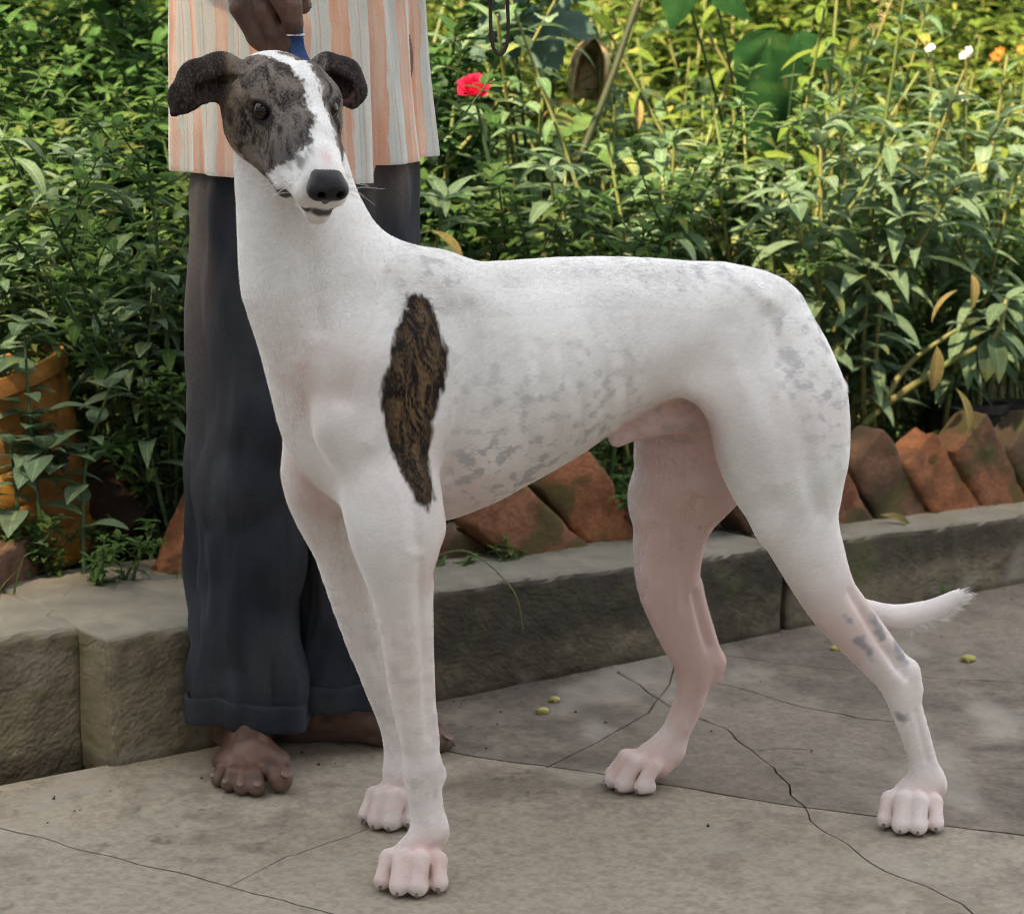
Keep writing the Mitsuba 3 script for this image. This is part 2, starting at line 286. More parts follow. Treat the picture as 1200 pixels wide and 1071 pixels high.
def build_dog():
    f0 = field(body)
    def f(p):
        d = f0(p)
        n = (d < .02)
        if n.any():
            q = p[n]
            d[n] += .0006 * (meshkit.fbm(q * 38, 2, 3) - .5) * 2
        return d
    lo, hi = bounds(body)
    v, fc = surface(f, lo, hi, .0024, 3)
    # ---- muscle and tendon relief on the outer sides: (polyline in x, z), depth, width, which side
    tri = np.cross(v[fc[:, 1]] - v[fc[:, 0]], v[fc[:, 2]] - v[fc[:, 0]]); nn = np.zeros_like(v)
    for k in range(3): np.add.at(nn, fc[:, k], tri)
    nn /= np.linalg.norm(nn, axis=1, keepdims=True) + 1e-12
    dsp = np.zeros(len(v))
    for line, depth, width, side, *far_ in RELIEF:
        q = np.asarray(line); d = np.full(len(v), 9.); p2 = v[:, [0, 2]]
        for a, b in zip(q[:-1], q[1:]):
            e = b - a; w = p2 - a; t = np.clip(w @ e / (e @ e), 0, 1); d = np.minimum(d, np.linalg.norm(w - t[:, None] * e, axis=1))
        ny = nn[:, 1] * side
        dsp += 1.35 * depth * np.exp(-(d / width)**2) * np.clip(ny * 1.6, 0, 1) * ((v[:, 1] > .03) if far_ else (v[:, 1] * side > -.02))
    v = v + nn * dsp[:, None]
    # ---- coat markings, in the dog's own frame: uv.x = distance to the brindle's edge, uv.y = how pink
    hp = (v - HO) @ HM.T
    side = polydist(v[:, [0, 2]], [(-.016, .652), (.006, .648), (.014, .625), (.022, .591), (.020, .560), (.003, .515), (-.004, .470), (-.002, .435), (-.012, .424), (-.024, .436), (-.038, .470), (-.050, .512), (-.056, .553), (-.040, .603), (-.026, .63)])
    side = np.where(v[:, 1] < -.02, side, .08)
    x, y, z = hp.T
    blaze_c = np.interp(y, [-.10, -.05, 0, .05, .09, .13], [.004, -.006, -.0155, -.0145, -.008, -.002]); blaze_w = np.interp(y, [-.12, -.07, -.03, 0, .05, .09, .13], [.022, .014, .0095, .0085, .0095, .016, .03])
    front = np.interp(np.where(x > 0, .0, 1.), [0, 1], [0, 1])
    face = np.maximum.reduce([blaze_w - np.abs(x - blaze_c), y - (.088 - 1.05 * np.maximum(-z - .012, 0) - .012 * (x < 0)), -.100 - y - .25 * z, -.060 - z - .10 * (y + .06)])
    spot = np.hypot(x + .012, (y + .082)) - .010
    face = np.minimum(face, np.where(z > 0, spot, .05))
    ears = np.where((np.abs(x) > .048) & (z > -.05) & (y < -.035), np.minimum(.05 - np.abs(x), 0) - .004, .05)
    near_head = (np.linalg.norm(hp - [0, -.02, 0], axis=1) < .19) & (y > -.13)
    dark = np.minimum(side, np.where(near_head, np.minimum(face, ears), .08))
    g = lambda c, r: np.exp(-((np.linalg.norm((v - c) / r, axis=1))**2))
    inner = np.clip((v[:, 1] * np.sign(v[:, 1])) * 0 + (.52 - v[:, 2]) / .3, 0, 1)
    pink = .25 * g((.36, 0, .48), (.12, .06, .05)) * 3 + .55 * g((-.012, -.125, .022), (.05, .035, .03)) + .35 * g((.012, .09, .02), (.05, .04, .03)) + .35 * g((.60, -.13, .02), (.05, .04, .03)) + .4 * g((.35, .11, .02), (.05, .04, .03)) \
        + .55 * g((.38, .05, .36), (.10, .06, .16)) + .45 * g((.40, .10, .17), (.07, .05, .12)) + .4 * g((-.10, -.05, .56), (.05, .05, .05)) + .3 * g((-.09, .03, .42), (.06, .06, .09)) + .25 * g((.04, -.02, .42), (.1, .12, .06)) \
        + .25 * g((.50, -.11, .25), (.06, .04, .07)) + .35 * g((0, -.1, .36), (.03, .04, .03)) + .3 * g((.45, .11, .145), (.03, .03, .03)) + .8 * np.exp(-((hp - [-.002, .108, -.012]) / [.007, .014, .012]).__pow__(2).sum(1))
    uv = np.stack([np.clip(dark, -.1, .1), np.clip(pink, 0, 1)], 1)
    return dog_world(v), fc, uv
# ---------------------------------------------------------------- materials
def two(b): return {'type': 'twosided', 'bsdf': b}
def prin(fn, rough=.6, spec=.4, bump=None, bscale=1., eps=1e-3, **kw):
    b = {'type': 'principled', 'base_color': proc(fn) if callable(fn) else {'type': 'rgb', 'value': list(fn)}, 'roughness': rough, 'specular': spec, **kw}
    if bump is not None: b = {'type': 'bumpmap', 'arbitrary': proc(bump, eps), 'scale': bscale, 'bsdf': b}
    return two(b)
def rot_local(p):   # world -> the dog's frame
    x, y = p.x - DA[0], p.y - DA[1]; c, s = math.cos(DTH), math.sin(DTH)
    return x * c + y * s, -x * s + y * c, p.z
def head_local(p):
    x, y, z = rot_local(p); d = (x - HO[0], y - HO[1], z - HO[2])
    return tuple(sum(float(HM[k][i]) * d[i] for i in range(3)) for k in range(3))
def seg(x, y, z, a, b):
    a, b = [list(map(float, q)) for q in (a, b)]; e = [b[i] - a[i] for i in range(3)]; L = sum(q * q for q in e)
    w = (x - a[0], y - a[1], z - a[2]); t = dr.clip(sum(w[i] * e[i] for i in range(3)) / L, 0, 1)
    return dr.sqrt(sum(dr.square(w[i] - t * e[i]) for i in range(3)))
def coat(p, n, uv):
    x, y, z = rot_local(p); hx, hy, hz = head_local(p)
    on_head = smoothstep(.20, .17, dr.sqrt(dr.square(hx) + dr.square(hy + .01) + dr.square(hz)))
    white = mix((.785, .775, .755), (.690, .675, .655), smoothstep(.32, .72, fbm(x * 13, y * 13, z * 13, 3)))
    white = white * (.94 + .12 * noise(x * 210 + z * 60, y * 300, z * 420 - x * 160)) * (.95 + .10 * noise(x * 520, y * 520, z * 700))
    white = mix(white, (.60, .50, .46), .35 * smoothstep(.5, .75, fbm(x * 8 + 20, y * 8, z * 8, 2)) * smoothstep(.62, .45, z))
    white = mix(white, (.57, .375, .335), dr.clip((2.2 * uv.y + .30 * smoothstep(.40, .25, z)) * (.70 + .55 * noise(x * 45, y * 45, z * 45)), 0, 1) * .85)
    # faint grey skin ticking on the back and sides
    hair = noise(x * 260, y * 260, z * 420) - .5
    lump = noise(x * 92, y * 80, z * 86 + 7) * .8 + noise(x * 190, y * 190, z * 170) * .2 + .30 * hair
    area = smoothstep(.34, .66, noise(x * 8.5 + 2, y * 5, z * 8.5 + 4)) * smoothstep(-.10, .06, x) * smoothstep(.38, .50, z)
    area = dr.maximum(area, smoothstep(.38, .42, x) * smoothstep(.36, .33, z) * .0)
    tick = smoothstep(.46, .82, lump) * area * (1 - on_head) * .50
    low = smoothstep(.53, .47, z) * smoothstep(.02, .05, x) * smoothstep(.21, .14, x) * smoothstep(.39, .43, z)
    tick = dr.maximum(tick, smoothstep(.50, .66, lump) * low * .55)
    leg = smoothstep(.32, .28, z) * smoothstep(.2, .1, x) * smoothstep(.50, .75, lump) * .16
    tick = dr.maximum(tick, leg)
    hock = dr.minimum(seg(x, y, z, (.535, -.13, .262), (.545, -.13, .235)) - .006, dr.minimum(seg(x, y, z, (.512, -.135, .235), (.53, -.14, .21)) - .006, seg(x, y, z, (.568, -.125, .222), (.577, -.125, .20)) - .005))
    hock = dr.minimum(hock, dr.minimum(seg(x, y, z, (.495, -.14, .262), (.50, -.14, .258)) - .007, seg(x, y, z, (.57, -.13, .135), (.575, -.135, .13)) - .006))
    tick = dr.maximum(tick, .85 * smoothstep(.004, -.003, hock + .006 * (noise(x * 150, y * 150, z * 150) - .5)))
    white = mix(white, (.27, .27, .29), tick)
    # brindle
    edge = uv.x + .0045 * (noise(x * 170, y * 170, z * 60) - .5) + .004 * (noise(x * 420, y * 420, z * 120) - .5)
    edge = edge + on_head * (.006 * (noise(hx * 120, hy * 55, hz * 120) - .5) + .006 * (noise(hx * 420, hy * 130, hz * 420) - .5))
    st = dr.select(on_head > .5, noise(hx * 170 + 5 * noise(hx * 40, hy * 40, hz * 40), hz * 75 + hy * 35, hy * 40), noise(x * 250 + z * 50 + 4 * noise(x * 60, y * 20, z * 30), z * 80, 4))
    fine = noise(x * 800 + z * 100, y * 800, z * 240)
    br = mix((.015, .012, .011), (.158, .102, .056), smoothstep(.26, .92, st * .56 + fine * .48) * (.35 + .65 * smoothstep(.001, -.014, uv.x + .004 * st)))
    grey = mix((.016, .014, .014), (.175, .148, .125), smoothstep(.25, .74, st * .62 + fine * .42))
    tan = smoothstep(.035, .06, hx) * smoothstep(.0, -.03, hy)
    br = mix(br, mix(grey, (.22, .145, .07), tan * .6 * st), on_head)
    ear_ = smoothstep(.050, .060, dr.abs(hx)) * smoothstep(-.030, -.045, hy) * on_head
    br = mix(br, mix((.012, .009, .009), (.045, .032, .026), smoothstep(.4, .8, fine)), ear_ * .92)
    inn = dr.minimum(seg(hx, hy, hz, (.056, -.056, -.006), (.080, -.053, -.012)), seg(hx, hy, hz, (-.058, -.055, -.003), (-.070, -.050, -.008)))
    br = mix(br, mix((.085, .042, .036), (.03, .016, .015), noise(hx * 160, hy * 160, hz * 160)), ear_ * smoothstep(.0135, .0085, inn))
    col = mix(white, br, smoothstep(.0035, -.0035, edge))
    # black skin: lids, lips; a dusty grey shade on top of the muzzle
    lid = dr.minimum(dr.sqrt(dr.square(hx - .0395) + dr.square(hy - .008) + dr.square((hz - .0005) * 1.1)), dr.sqrt(dr.square(hx + .0395) + dr.square(hy - .008) + dr.square((hz - .0005) * 1.1)))
    col = mix(col, (.012, .010, .010), smoothstep(.0185, .0125, lid) * .95)
    lip = dr.minimum(seg(hx, hy, hz, (.032, .036, -.053), (.027, .078, -.058)) - .0062, dr.minimum(seg(hx, hy, hz, (.029, .050, -.0580), (.010, .126, -.0580)) - .0030, seg(hx, hy, hz, (-.029, .050, -.0580), (-.010, .126, -.0580)) - .0030))
    lip = dr.minimum(lip, seg(hx, hy, hz, (.015, .118, -.0590), (-.015, .118, -.0590)) - .0034)
    col = mix(col, (.022, .016, .017), smoothstep(.003, -.001, lip) * .9)
    mz = smoothstep(.035, .075, hy) * smoothstep(.115, .095, hy) * smoothstep(.004, .012, hx) * smoothstep(-.036, -.018, hz)
    col = mix(col, (.13, .13, .135), mz * smoothstep(.25, .75, .55 * noise(hx * 330, hy * 90, hz * 200) + .45 * noise(hx * 90, hy * 40, hz * 90)) * .8 * on_head)
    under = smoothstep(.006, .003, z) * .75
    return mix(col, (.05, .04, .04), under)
def coat_bump(p, n, uv):
    x, y, z = rot_local(p)
    return .00022 * noise(x * 330, y * 330, z * 190) + .00013 * noise(x * 900, y * 900, z * 420) + .0005 * fbm(x * 55, y * 55, z * 55, 2)
scene['m_coat'] = prin(coat, .66, .12, coat_bump, 1., 6e-4)
scene['m_eye'] = two({'type': 'principled', 'base_color': {'type': 'rgb', 'value': [.014, .008, .006]}, 'roughness': .05, 'specular': .42})
scene['m_nose'] = prin(lambda p, n, uv: mix((.006, .0055, .006), (.020, .019, .021), noise(p.x * 400, p.y * 400, p.z * 400)), .36, .3, lambda p, n, uv: .0003 * voronoi(p.x * 900 + p.y * 500, p.z * 900)[0], 1., 3e-4)
scene['m_claw'] = prin((.13, .105, .09), .35, .5)
scene['m_fringe'] = prin((.74, .72, .69), .6, .2)
scene['m_whisker'] = prin((.6, .58, .55), .4, .4)

def concrete(p, tone, dark):
    a = fbm(p.x * 3.1, p.y * 3.1, p.z * 3.1 + 3, 4); b = fbm(p.x * 26, p.y * 26, p.z * 26, 3); c = noise(p.x * 260, p.y * 260, p.z * 260) * .5 + .5 * noise(p.x * 110, p.y * 110, p.z * 110)
    k = mix(dark, tone, smoothstep(.34, .62, a * .72 + b * .30))
    return k * (.74 + .52 * c)
def slab_col(tone, dark):
    def f(p, n, uv):
        k = concrete(p, tone, dark)
        sp = smoothstep(.70, .86, noise(p.x * 48, p.y * 34, 3) * .75 + .25 * noise(p.x * 150, p.y * 120, 1)) * smoothstep(.50, .72, noise(p.x * 5, p.y * 5, 8))
        k = mix(k, (.085, .072, .058), sp * .6)
        scuff = smoothstep(.55, .8, fbm(p.x * 9 + 5, p.y * 5, 1, 3)) * .45
        return mix(k, (.34, .315, .27), scuff)
    return f
def slab_bump(p, n, uv): return .0016 * fbm(p.x * 34, p.y * 34, 2, 4) + .0006 * noise(p.x * 300, p.y * 300, 1) + .006 * noise(p.x * 7, p.y * 7, 5) + .0016 * noise(p.x * 90, p.y * 90, 4)
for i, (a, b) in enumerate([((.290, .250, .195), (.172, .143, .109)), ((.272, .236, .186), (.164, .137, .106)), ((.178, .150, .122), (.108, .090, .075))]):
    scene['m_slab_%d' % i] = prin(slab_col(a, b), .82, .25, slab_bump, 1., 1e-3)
scene['m_grout'] = prin(lambda p, n, uv: mix((.035, .03, .026), (.09, .08, .066), noise(p.x * 60, p.y * 60, 0)), .95, .1)
def kerb_col(p, n, uv):
    k = concrete(p, (.180, .155, .108), (.074, .062, .044))
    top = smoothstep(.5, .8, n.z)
    band = smoothstep(.03, .085, p.z + .06 * (fbm(p.x * 7, p.y * 7, p.z * 3, 3) - .5)) * smoothstep(.35, .60, fbm(p.x * 3.3 + 7, p.y * 3.3, 1, 2) + .10)
    run = smoothstep(.52, .72, noise((p.x + p.y) * 34, 3, p.z * 5)) * .5
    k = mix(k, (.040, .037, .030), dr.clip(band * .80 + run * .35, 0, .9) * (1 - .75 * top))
    moss = smoothstep(.56, .72, fbm(p.x * 11, p.y * 11, p.z * 11, 3)) * (1 - top)
    k = mix(k, (.11, .115, .05), moss * .5)
    pale = smoothstep(.62, .76, fbm(p.x * 8 + 31, p.y * 8, p.z * 8, 3)) * (1 - top)
    k = mix(k, (.31, .29, .25), pale * .55)
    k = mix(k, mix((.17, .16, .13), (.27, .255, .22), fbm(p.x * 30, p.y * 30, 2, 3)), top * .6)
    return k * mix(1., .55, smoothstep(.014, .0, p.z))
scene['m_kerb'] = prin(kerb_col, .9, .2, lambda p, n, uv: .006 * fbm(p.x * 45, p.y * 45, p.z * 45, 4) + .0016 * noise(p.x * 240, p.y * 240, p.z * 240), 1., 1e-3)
scene['m_soil'] = prin(lambda p, n, uv: mix((.030, .021, .014), (.085, .06, .04), fbm(p.x * 22, p.y * 22, p.z * 22, 4)), .95, .1, lambda p, n, uv: .02 * fbm(p.x * 30, p.y * 30, p.z * 30, 3), 1., 2e-3)

# ---------------------------------------------------------------- the dog's entries
labels['dog'] = {'label': 'white hound with brindle face, brindle shoulder patch and grey ticking, standing on the pavement', 'category': 'dog'}
dv, df, duv = build_dog()
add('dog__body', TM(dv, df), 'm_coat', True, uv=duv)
def fur():
    r = np.random.default_rng(77); tri = dv[df]; cr = np.cross(tri[:, 1] - tri[:, 0], tri[:, 2] - tri[:, 0]); A = np.linalg.norm(cr, axis=1)
    k = r.choice(len(df), 230000, p=A / A.sum()); b = r.dirichlet([1, 1, 1], len(k)); P = (tri[k] * b[..., None]).sum(1); U = (duv[df[k]] * b[..., None]).sum(1)
    _, _, vn = meshkit.arrays((dv, df), True); Nn = (vn[df[k]] * b[..., None]).sum(1); Nn /= np.linalg.norm(Nn, axis=1, keepdims=True)
    loc = (P - DA) @ DM.T; hp = (loc - HO) @ HM.T
    near = np.linalg.norm(hp - [0, -.01, -.01], axis=1) < .155
    d = np.tile([1., 0, -.45], (len(k), 1)); d[(loc[:, 2] > .66) & (loc[:, 0] < -.05)] = [.25, 0, -1.]; d[(loc[:, 0] < -.05) & (loc[:, 2] <= .66)] = [.45, 0, -.9]
    legs_ = loc[:, 2] < .42; d[legs_] = [.12, 0, -1.]; tl = (loc[:, 0] > .58) & (loc[:, 2] > .19) & (np.abs(loc[:, 1]) < .04); d[tl] = [1, 0, .1]
    d[near] = -HM[1] + .35 * np.sign(hp[near, :1]) * HM[0] - .15 * HM[2]
    d = d @ DM; d += r.normal(0, .16, d.shape); d -= Nn * (d * Nn).sum(1, keepdims=True); d /= np.linalg.norm(d, axis=1, keepdims=True) + 1e-9
    L = r.uniform(.0045, .0085, len(k)); L[near] *= .55; L[legs_] *= .75; L[loc[:, 2] < .05] *= .6
    w = np.cross(Nn, d) * r.uniform(.00022, .00042, (len(k), 1)); tip = P + (d + Nn * r.uniform(.06, .20, (len(k), 1))) * L[:, None]
    eye_ = np.minimum(np.linalg.norm(hp - [.036, .006, 0], axis=1), np.linalg.norm(hp - [-.036, .006, 0], axis=1)) > .019
    ok = eye_ & (hp[:, 1] < .115) & (loc[:, 2] > .012)
    P, w, tip, U, Nn = (q[ok] for q in (P, w, tip, U, Nn)); P = P - Nn * .0002; n = len(P)
    v = np.stack([P - w, P + w, tip], 1).reshape(-1, 3)
    return TM(v, np.arange(3 * n).reshape(-1, 3)), np.repeat(U, 3, 0)
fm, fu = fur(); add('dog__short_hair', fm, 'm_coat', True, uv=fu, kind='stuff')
def head_world(q): return dog_world(np.asarray(q) @ HM + HO)
for s in (1, -1):
    e = trimesh.creation.icosphere(3, .0108); add('dog__eye', TM(head_world(e.vertices + [s * .0352, .0035, .0005]), e.faces[:, ::-1] if np.linalg.det(HM @ DM) < 0 else e.faces), 'm_eye')
nose = [ell((0, .1290, -.0240), (.0215, .0165, .0165), .006), ell((0, .122, -.0130), (.0165, .014, .0090), .008), ell((.0115, .133, -.0275), (.0118, .012, .0118), .006), ell((-.0115, .133, -.0275), (.0118, .012, .0118), .006),
        cone((0, .136, -.033), (0, .128, -.0440), .0050, .0040, .006),
        cone((.0115, .154, -.0280), (.0098, .137, -.0275), .0048, .0040, .003, op='s'), cone((-.0115, .154, -.0280), (-.0098, .137, -.0275), .0048, .0040, .003, op='s'),
        cone((.0125, .150, -.0285), (.0225, .140, -.0345), .0024, .0018, .002, op='s'), cone((-.0125, .150, -.0285), (-.0225, .140, -.0345), .0024, .0018, .002, op='s'),
        cone((0, .153, -.021), (0, .145, -.045), .0009, .0009, .0015, op='s')]
nv, nf = surface(field(nose), *bounds(nose, .006), .0009, 2); nc = np.array([0, .126, -.0225]); nv = nc + (nv - nc) * [.92, .95, .86]
add('dog__nose', TM(head_world(nv), nf), 'm_nose')
for a, b in CLAWS:
    m = (a + b) / 2 + [0, 0, .0015]
    add('dog__claw', tube(dog_world([a, m, b]), [.0028, .0022, .0009], 7), 'm_claw')
wh = []
for s in (1, -1):
    for k in range(11):
        y0, z0 = rng.uniform(.085, .118), rng.uniform(-.046, -.030)
        a = np.array([s * .0235, y0, z0]); dd = unit([s * rng.uniform(.7, 1), rng.uniform(-.5, .35), rng.uniform(-.5, .2)]); L = rng.uniform(.02, .045)
        wh.append(tube(head_world([a, a + dd * L * .5, a + dd * L + [0, 0, -.004]]), [.00035, .00028, .00012], 4))
add('dog__whiskers', cat_(wh), 'm_whisker', kind='stuff')
fr = []   # fringe of longer hair under the tail
for k in range(1500):
    t = rng.uniform(.50, 1.0) ** .8 * (len(TAIL) - 2); i = int(t); q = TAIL[i] + (TAIL[i + 1] - TAIL[i]) * (t - i); tg = unit(TAIL[i + 1][:3] - TAIL[i][:3])
    ang = rng.uniform(0, 2 * np.pi); up = np.cross(tg, [0, 1, 0]); o = np.array([0, 1, 0]) * math.cos(ang) + up * math.sin(ang)
    low = .5 + .5 * (o[2] < 0); a = q[:3] + o * q[3] * .85; L = rng.uniform(.012, .030) * low
    dd = unit(tg * 1.0 + o * .28 + [0, 0, -.10 * low]); fr.append(tube(dog_world([a, a + dd * L * .55, a + dd * L - tg * 0 + [0, 0, -.002 * low]]), [.0007, .0005, .0001], 3, False))
add('dog__tail_fringe', cat_(fr), 'm_fringe' if 'm_fringe' in scene else 'm_whisker', kind='stuff')

# ---------------------------------------------------------------- pavement: cast slabs with open joints and cracks
def wob(pts, amp, seed, step=.02):
    pts = np.asarray(pts, float); out = [pts[0]]
    for a, b in zip(pts[:-1], pts[1:]):
        n = max(2, int(np.linalg.norm(b - a) / step)); out += [a + (b - a) * t for t in np.linspace(0, 1, n + 1)[1:]]
    q = np.array(out); w = np.stack([meshkit.noise(np.c_[q * 22, np.full(len(q), seed + k * 9.)]) - .5 for k in range(2)], 1)
    return q + amp * w * 2
KD = unit([.8077, .5896]); KN = np.array([-KD[1], KD[0]]); K0 = np.array([-.557, 2.862])     # the kerb's foot line
def kerb_pt(s, o, z): return np.r_[K0 + KD * s + KN * o, z]
def khl(s): return float(np.clip(.170 - .016 * s - .0075 * s * abs(s), .10, .178))
labels['ground'] = {'kind': 'structure'}
gx = np.linspace(-60, 60, 61); GX, GY = np.meshgrid(gx, gx + 40, indexing='ij')
gi, gj = np.meshgrid(np.arange(60), np.arange(60), indexing='ij'); gq = np.stack([gi * 61 + gj, (gi + 1) * 61 + gj, (gi + 1) * 61 + gj + 1, gi * 61 + gj + 1], -1).reshape(-1, 4)
scene['ground'] = mikit.ply((np.stack([GX, GY, GX * 0 - .035], -1).reshape(-1, 3), gq), 'm_soil')
JL = [([(-2.9, 3.0), (-1.2, 2.80), (-.679, 2.656), (-.607, 2.61), (-.459, 2.514), (-.231, 2.363), (-.163, 2.324), (.3, 2.02), (1.0, 1.7), (3, 1.2)], .0018, .004, 1),
      ([(-.312, 2.418), (-.263, 2.509), (-.19, 2.58), (-.105, 2.69), (-.09, 2.78)], .0013, .006, 2),
      ([(-.40, 3.35), (-.20, 3.06), (-.09, 2.91), (0, 2.862), (.109, 2.82), (.213, 2.759), (.343, 2.687), (.471, 2.64), (.601, 2.58), (1.2, 2.36), (3, 1.8)], .0026, .004, 3),
      ([(.044, 2.84), (.113, 2.947), (.19, 3.085), (.229, 3.236), (.26, 3.42)], .0016, .003, 4),
      ([(.15, 3.30), (.227, 3.106), (.289, 3.005), (.314, 2.91), (.339, 2.837), (.354, 2.687), (.372, 2.595), (.422, 2.467), (.489, 2.363), (.60, 2.0), (.75, 1.5), (.8, .2)], .0015, .007, 5),
      ([(.227, 3.11), (.26, 3.262), (.318, 3.214), (.396, 3.127), (.471, 3.064), (.56, 3.032)], .0019, .008, 6),
      ([(.314, 2.91), (.35, 2.921), (.399, 2.917)], .0014, .004, 7),
      ([(.27, 3.42), (.40, 3.34), (.62, 3.26), (.95, 3.2), (1.6, 3.05), (3, 2.8)], .0015, .004, 8),
      ([(-.9, 2.75), (-1.3, 2.1), (-1.6, .2)], .003, .004, 9), ([(-3, 1.5), (-1.2, 1.4), (.72, 1.55), (3, .9)], .003, .004, 10)]
far = [kerb_pt(s, -.030 if s > .03 else .052, 0)[:2] for s in (-3.5, .0301, .0302, 3.2)]
region = sg.Polygon([(-3, .2), (3, .2), tuple(far[3]), tuple(far[2]), tuple(far[1]), tuple(far[0])]).intersection(sg.box(-3, .2, 3, 6))
cuts = []
for pts, w, amp, sd in JL:
    q = wob(pts, amp, sd); ww = .75 * w * (.45 + 1.1 * meshkit.noise(np.c_[q * 30, np.full(len(q), sd * 3.)]))
    for a, b, ra, rb in zip(q[:-1], q[1:], ww[:-1], ww[1:]): cuts.append(sg.LineString([a, b]).buffer((ra + rb) / 2, quad_segs=2))
slabs = region.difference(so.unary_union(cuts))
labels['pavement'] = {'kind': 'structure'}
base_poly = trimesh.creation.extrude_polygon(region.buffer(.02), .02, engine='earcut'); base_poly.apply_translation([0, 0, -.0275])
scene['pavement__bedding'] = mikit.ply(base_poly, 'm_grout')
for k, g in enumerate(sorted(getattr(slabs, 'geoms', [slabs]), key=lambda g: -g.area)):
    if g.area < 2e-4: continue
    g = g.simplify(.0004); m = trimesh.creation.extrude_polygon(g, .02, engine='earcut'); m.apply_translation([0, 0, -.02])
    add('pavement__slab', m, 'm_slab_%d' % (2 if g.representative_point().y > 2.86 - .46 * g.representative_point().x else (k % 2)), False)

# ---------------------------------------------------------------- kerb: three cast blocks
labels['kerb'] = {'kind': 'structure'}
def kerb_block(s0, s1, o, depth, seed, dz=0.):
    prof = [(0, -.03), (0, .02), (0, .06), (0, .10)]
    r = .013; H = 1.0
    ns = max(8, int((s1 - s0) / .014)); V, F_ = [], []
    ss = np.r_[s0, s0, np.linspace(s0 + .006, s1 - .006, ns), s1, s1]
    for i, s in enumerate(ss):
        H = khl(s) + dz; end = i in (0, 1, len(ss) - 2, len(ss) - 1); ins = .006 if end else 0.
        row = [(o + ins, -.03)] + [(o + ins, z) for z in np.linspace(.004, H - r, 11)] + [(o + r + (ins - r) * 0 - r * math.cos(a) + ins * .5, H - r + (r) * math.sin(a) - ins * .5) for a in np.linspace(.3, math.pi / 2, 4)] + [(o + t, H - ins * .7) for t in np.linspace(.03, depth, 14)] + [(o + depth, -.03)]
        if i in (0, len(ss) - 1): row = [(o + depth / 2 + (q[0] - o - depth / 2) * .2, .02 + (q[1] - .02) * .6) for q in row]
        V.append([kerb_pt(s, q[0], q[1]) for q in row])
    V = np.array(V); n0, n1 = V.shape[:2]; P = V.reshape(-1, 3)
    nz = np.stack([meshkit.fbm(P * 9 + seed * 7, 3, 11), meshkit.fbm(P * 9 + seed * 7, 3, 23), meshkit.fbm(P * 12 + seed * 5, 3, 31)], 1) - .5
    lift = np.clip(P[:, 2:] / .03, 0, 1)
    P = P + nz * [.012, .012, .008] * (.3 + .7 * lift) + (meshkit.fbm(P * 70, 2, 5)[:, None] - .5) * [.0035, -.006, .004]
    i, j = np.meshgrid(np.arange(n0 - 1), np.arange(n1 - 1), indexing='ij')
    q = np.stack([i * n1 + j, (i + 1) * n1 + j, (i + 1) * n1 + j + 1, i * n1 + j + 1], -1).reshape(-1, 4)
    return (P, q)
for k, a in enumerate([(-2.6, -1.0, .042, .36), (-.985, .026, .040, .36), (.022, 1.188, -.042, .40), (1.20, 2.35, -.040, .34), (2.36, 3.6, -.040, .34)]):
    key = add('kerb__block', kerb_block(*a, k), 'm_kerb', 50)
# bed soil behind the kerb
labels['flower_bed'] = {'kind': 'structure'}
us = np.linspace(-4, 9, 131); os_ = np.r_[np.linspace(.05, 1.5, 60), np.linspace(1.6, 14, 40)]
U, O = np.meshgrid(us, os_, indexing='ij'); P = np.stack([kerb_pt(0, 0, 0)[0] + KD[0] * U + KN[0] * O, K0[1] + KD[1] * U + KN[1] * O, 0 * U + .09], -1)
P[..., 2] += .05 * np.clip((O - .1) / .3, 0, 1) + .05 * (meshkit.fbm(P * 6, 4, 2) - .5)
i, j = np.meshgrid(np.arange(len(us) - 1), np.arange(len(os_) - 1), indexing='ij'); n1 = len(os_)
scene['flower_bed'] = mikit.ply((P.reshape(-1, 3), np.stack([i * n1 + j, (i + 1) * n1 + j, (i + 1) * n1 + j + 1, i * n1 + j + 1], -1).reshape(-1, 4)), 'm_soil', smooth=True)

# ---------------------------------------------------------------- edging bricks
def brick_mat(tone, dirt):
    def f(p, n, uv):
        a = fbm(p.x * 18, p.y * 18, p.z * 18, 3); b = noise(p.x * 190, p.y * 190, p.z * 190)
        k = mix(tone, tuple(q * .55 for q in tone), smoothstep(.35, .7, a)) * (.75 + .45 * b)
        k = mix(k, (.05, .042, .030), dirt * smoothstep(.42, .62, fbm(p.x * 9 + 4, p.y * 9, p.z * 9, 3)))
        return mix(k, (.06, .065, .025), .7 * smoothstep(.57, .7, fbm(p.x * 14, p.y * 14 + 9, p.z * 14, 3)))
    return f
bb = lambda p, n, uv: .004 * fbm(p.x * 60, p.y * 60, p.z * 60, 4) + .0012 * noise(p.x * 320, p.y * 320, p.z * 320)
scene['m_brick_0'] = prin(brick_mat((.235, .108, .062), .65), .92, .15, bb)
scene['m_brick_1'] = prin(brick_mat((.165, .095, .064), .8), .92, .15, bb)
scene['m_brick_2'] = prin(brick_mat((.29, .122, .062), .45), .92, .15, bb)
def brick_mesh(seed, size=(.215, .105, .068)):
    m = trimesh.creation.box(size)
    m = m.subdivide().subdivide().subdivide(); v = np.array(m.vertices); h = np.array(size) / 2
    q = np.abs(v) - (h - .010); d = np.maximum(q, 0); L = np.linalg.norm(d, axis=1, keepdims=True)
    k = L[:, 0] > .010; v[k] = (np.sign(v) * (np.minimum(np.abs(v), h - .010) + d / np.maximum(L, 1e-9) * .010))[k]
    n = meshkit.fbm(v * 30 + seed * 13, 3, seed) - .5; v += unit(np.array([1, 1, 1])) * 0 + np.sign(v) * n[:, None] * .007
    v -= np.sign(v) * (np.clip(meshkit.noise(v * 16 + seed * 3, seed) - .62, 0, 1) * .05)[:, None]
    return TM(v, m.faces)
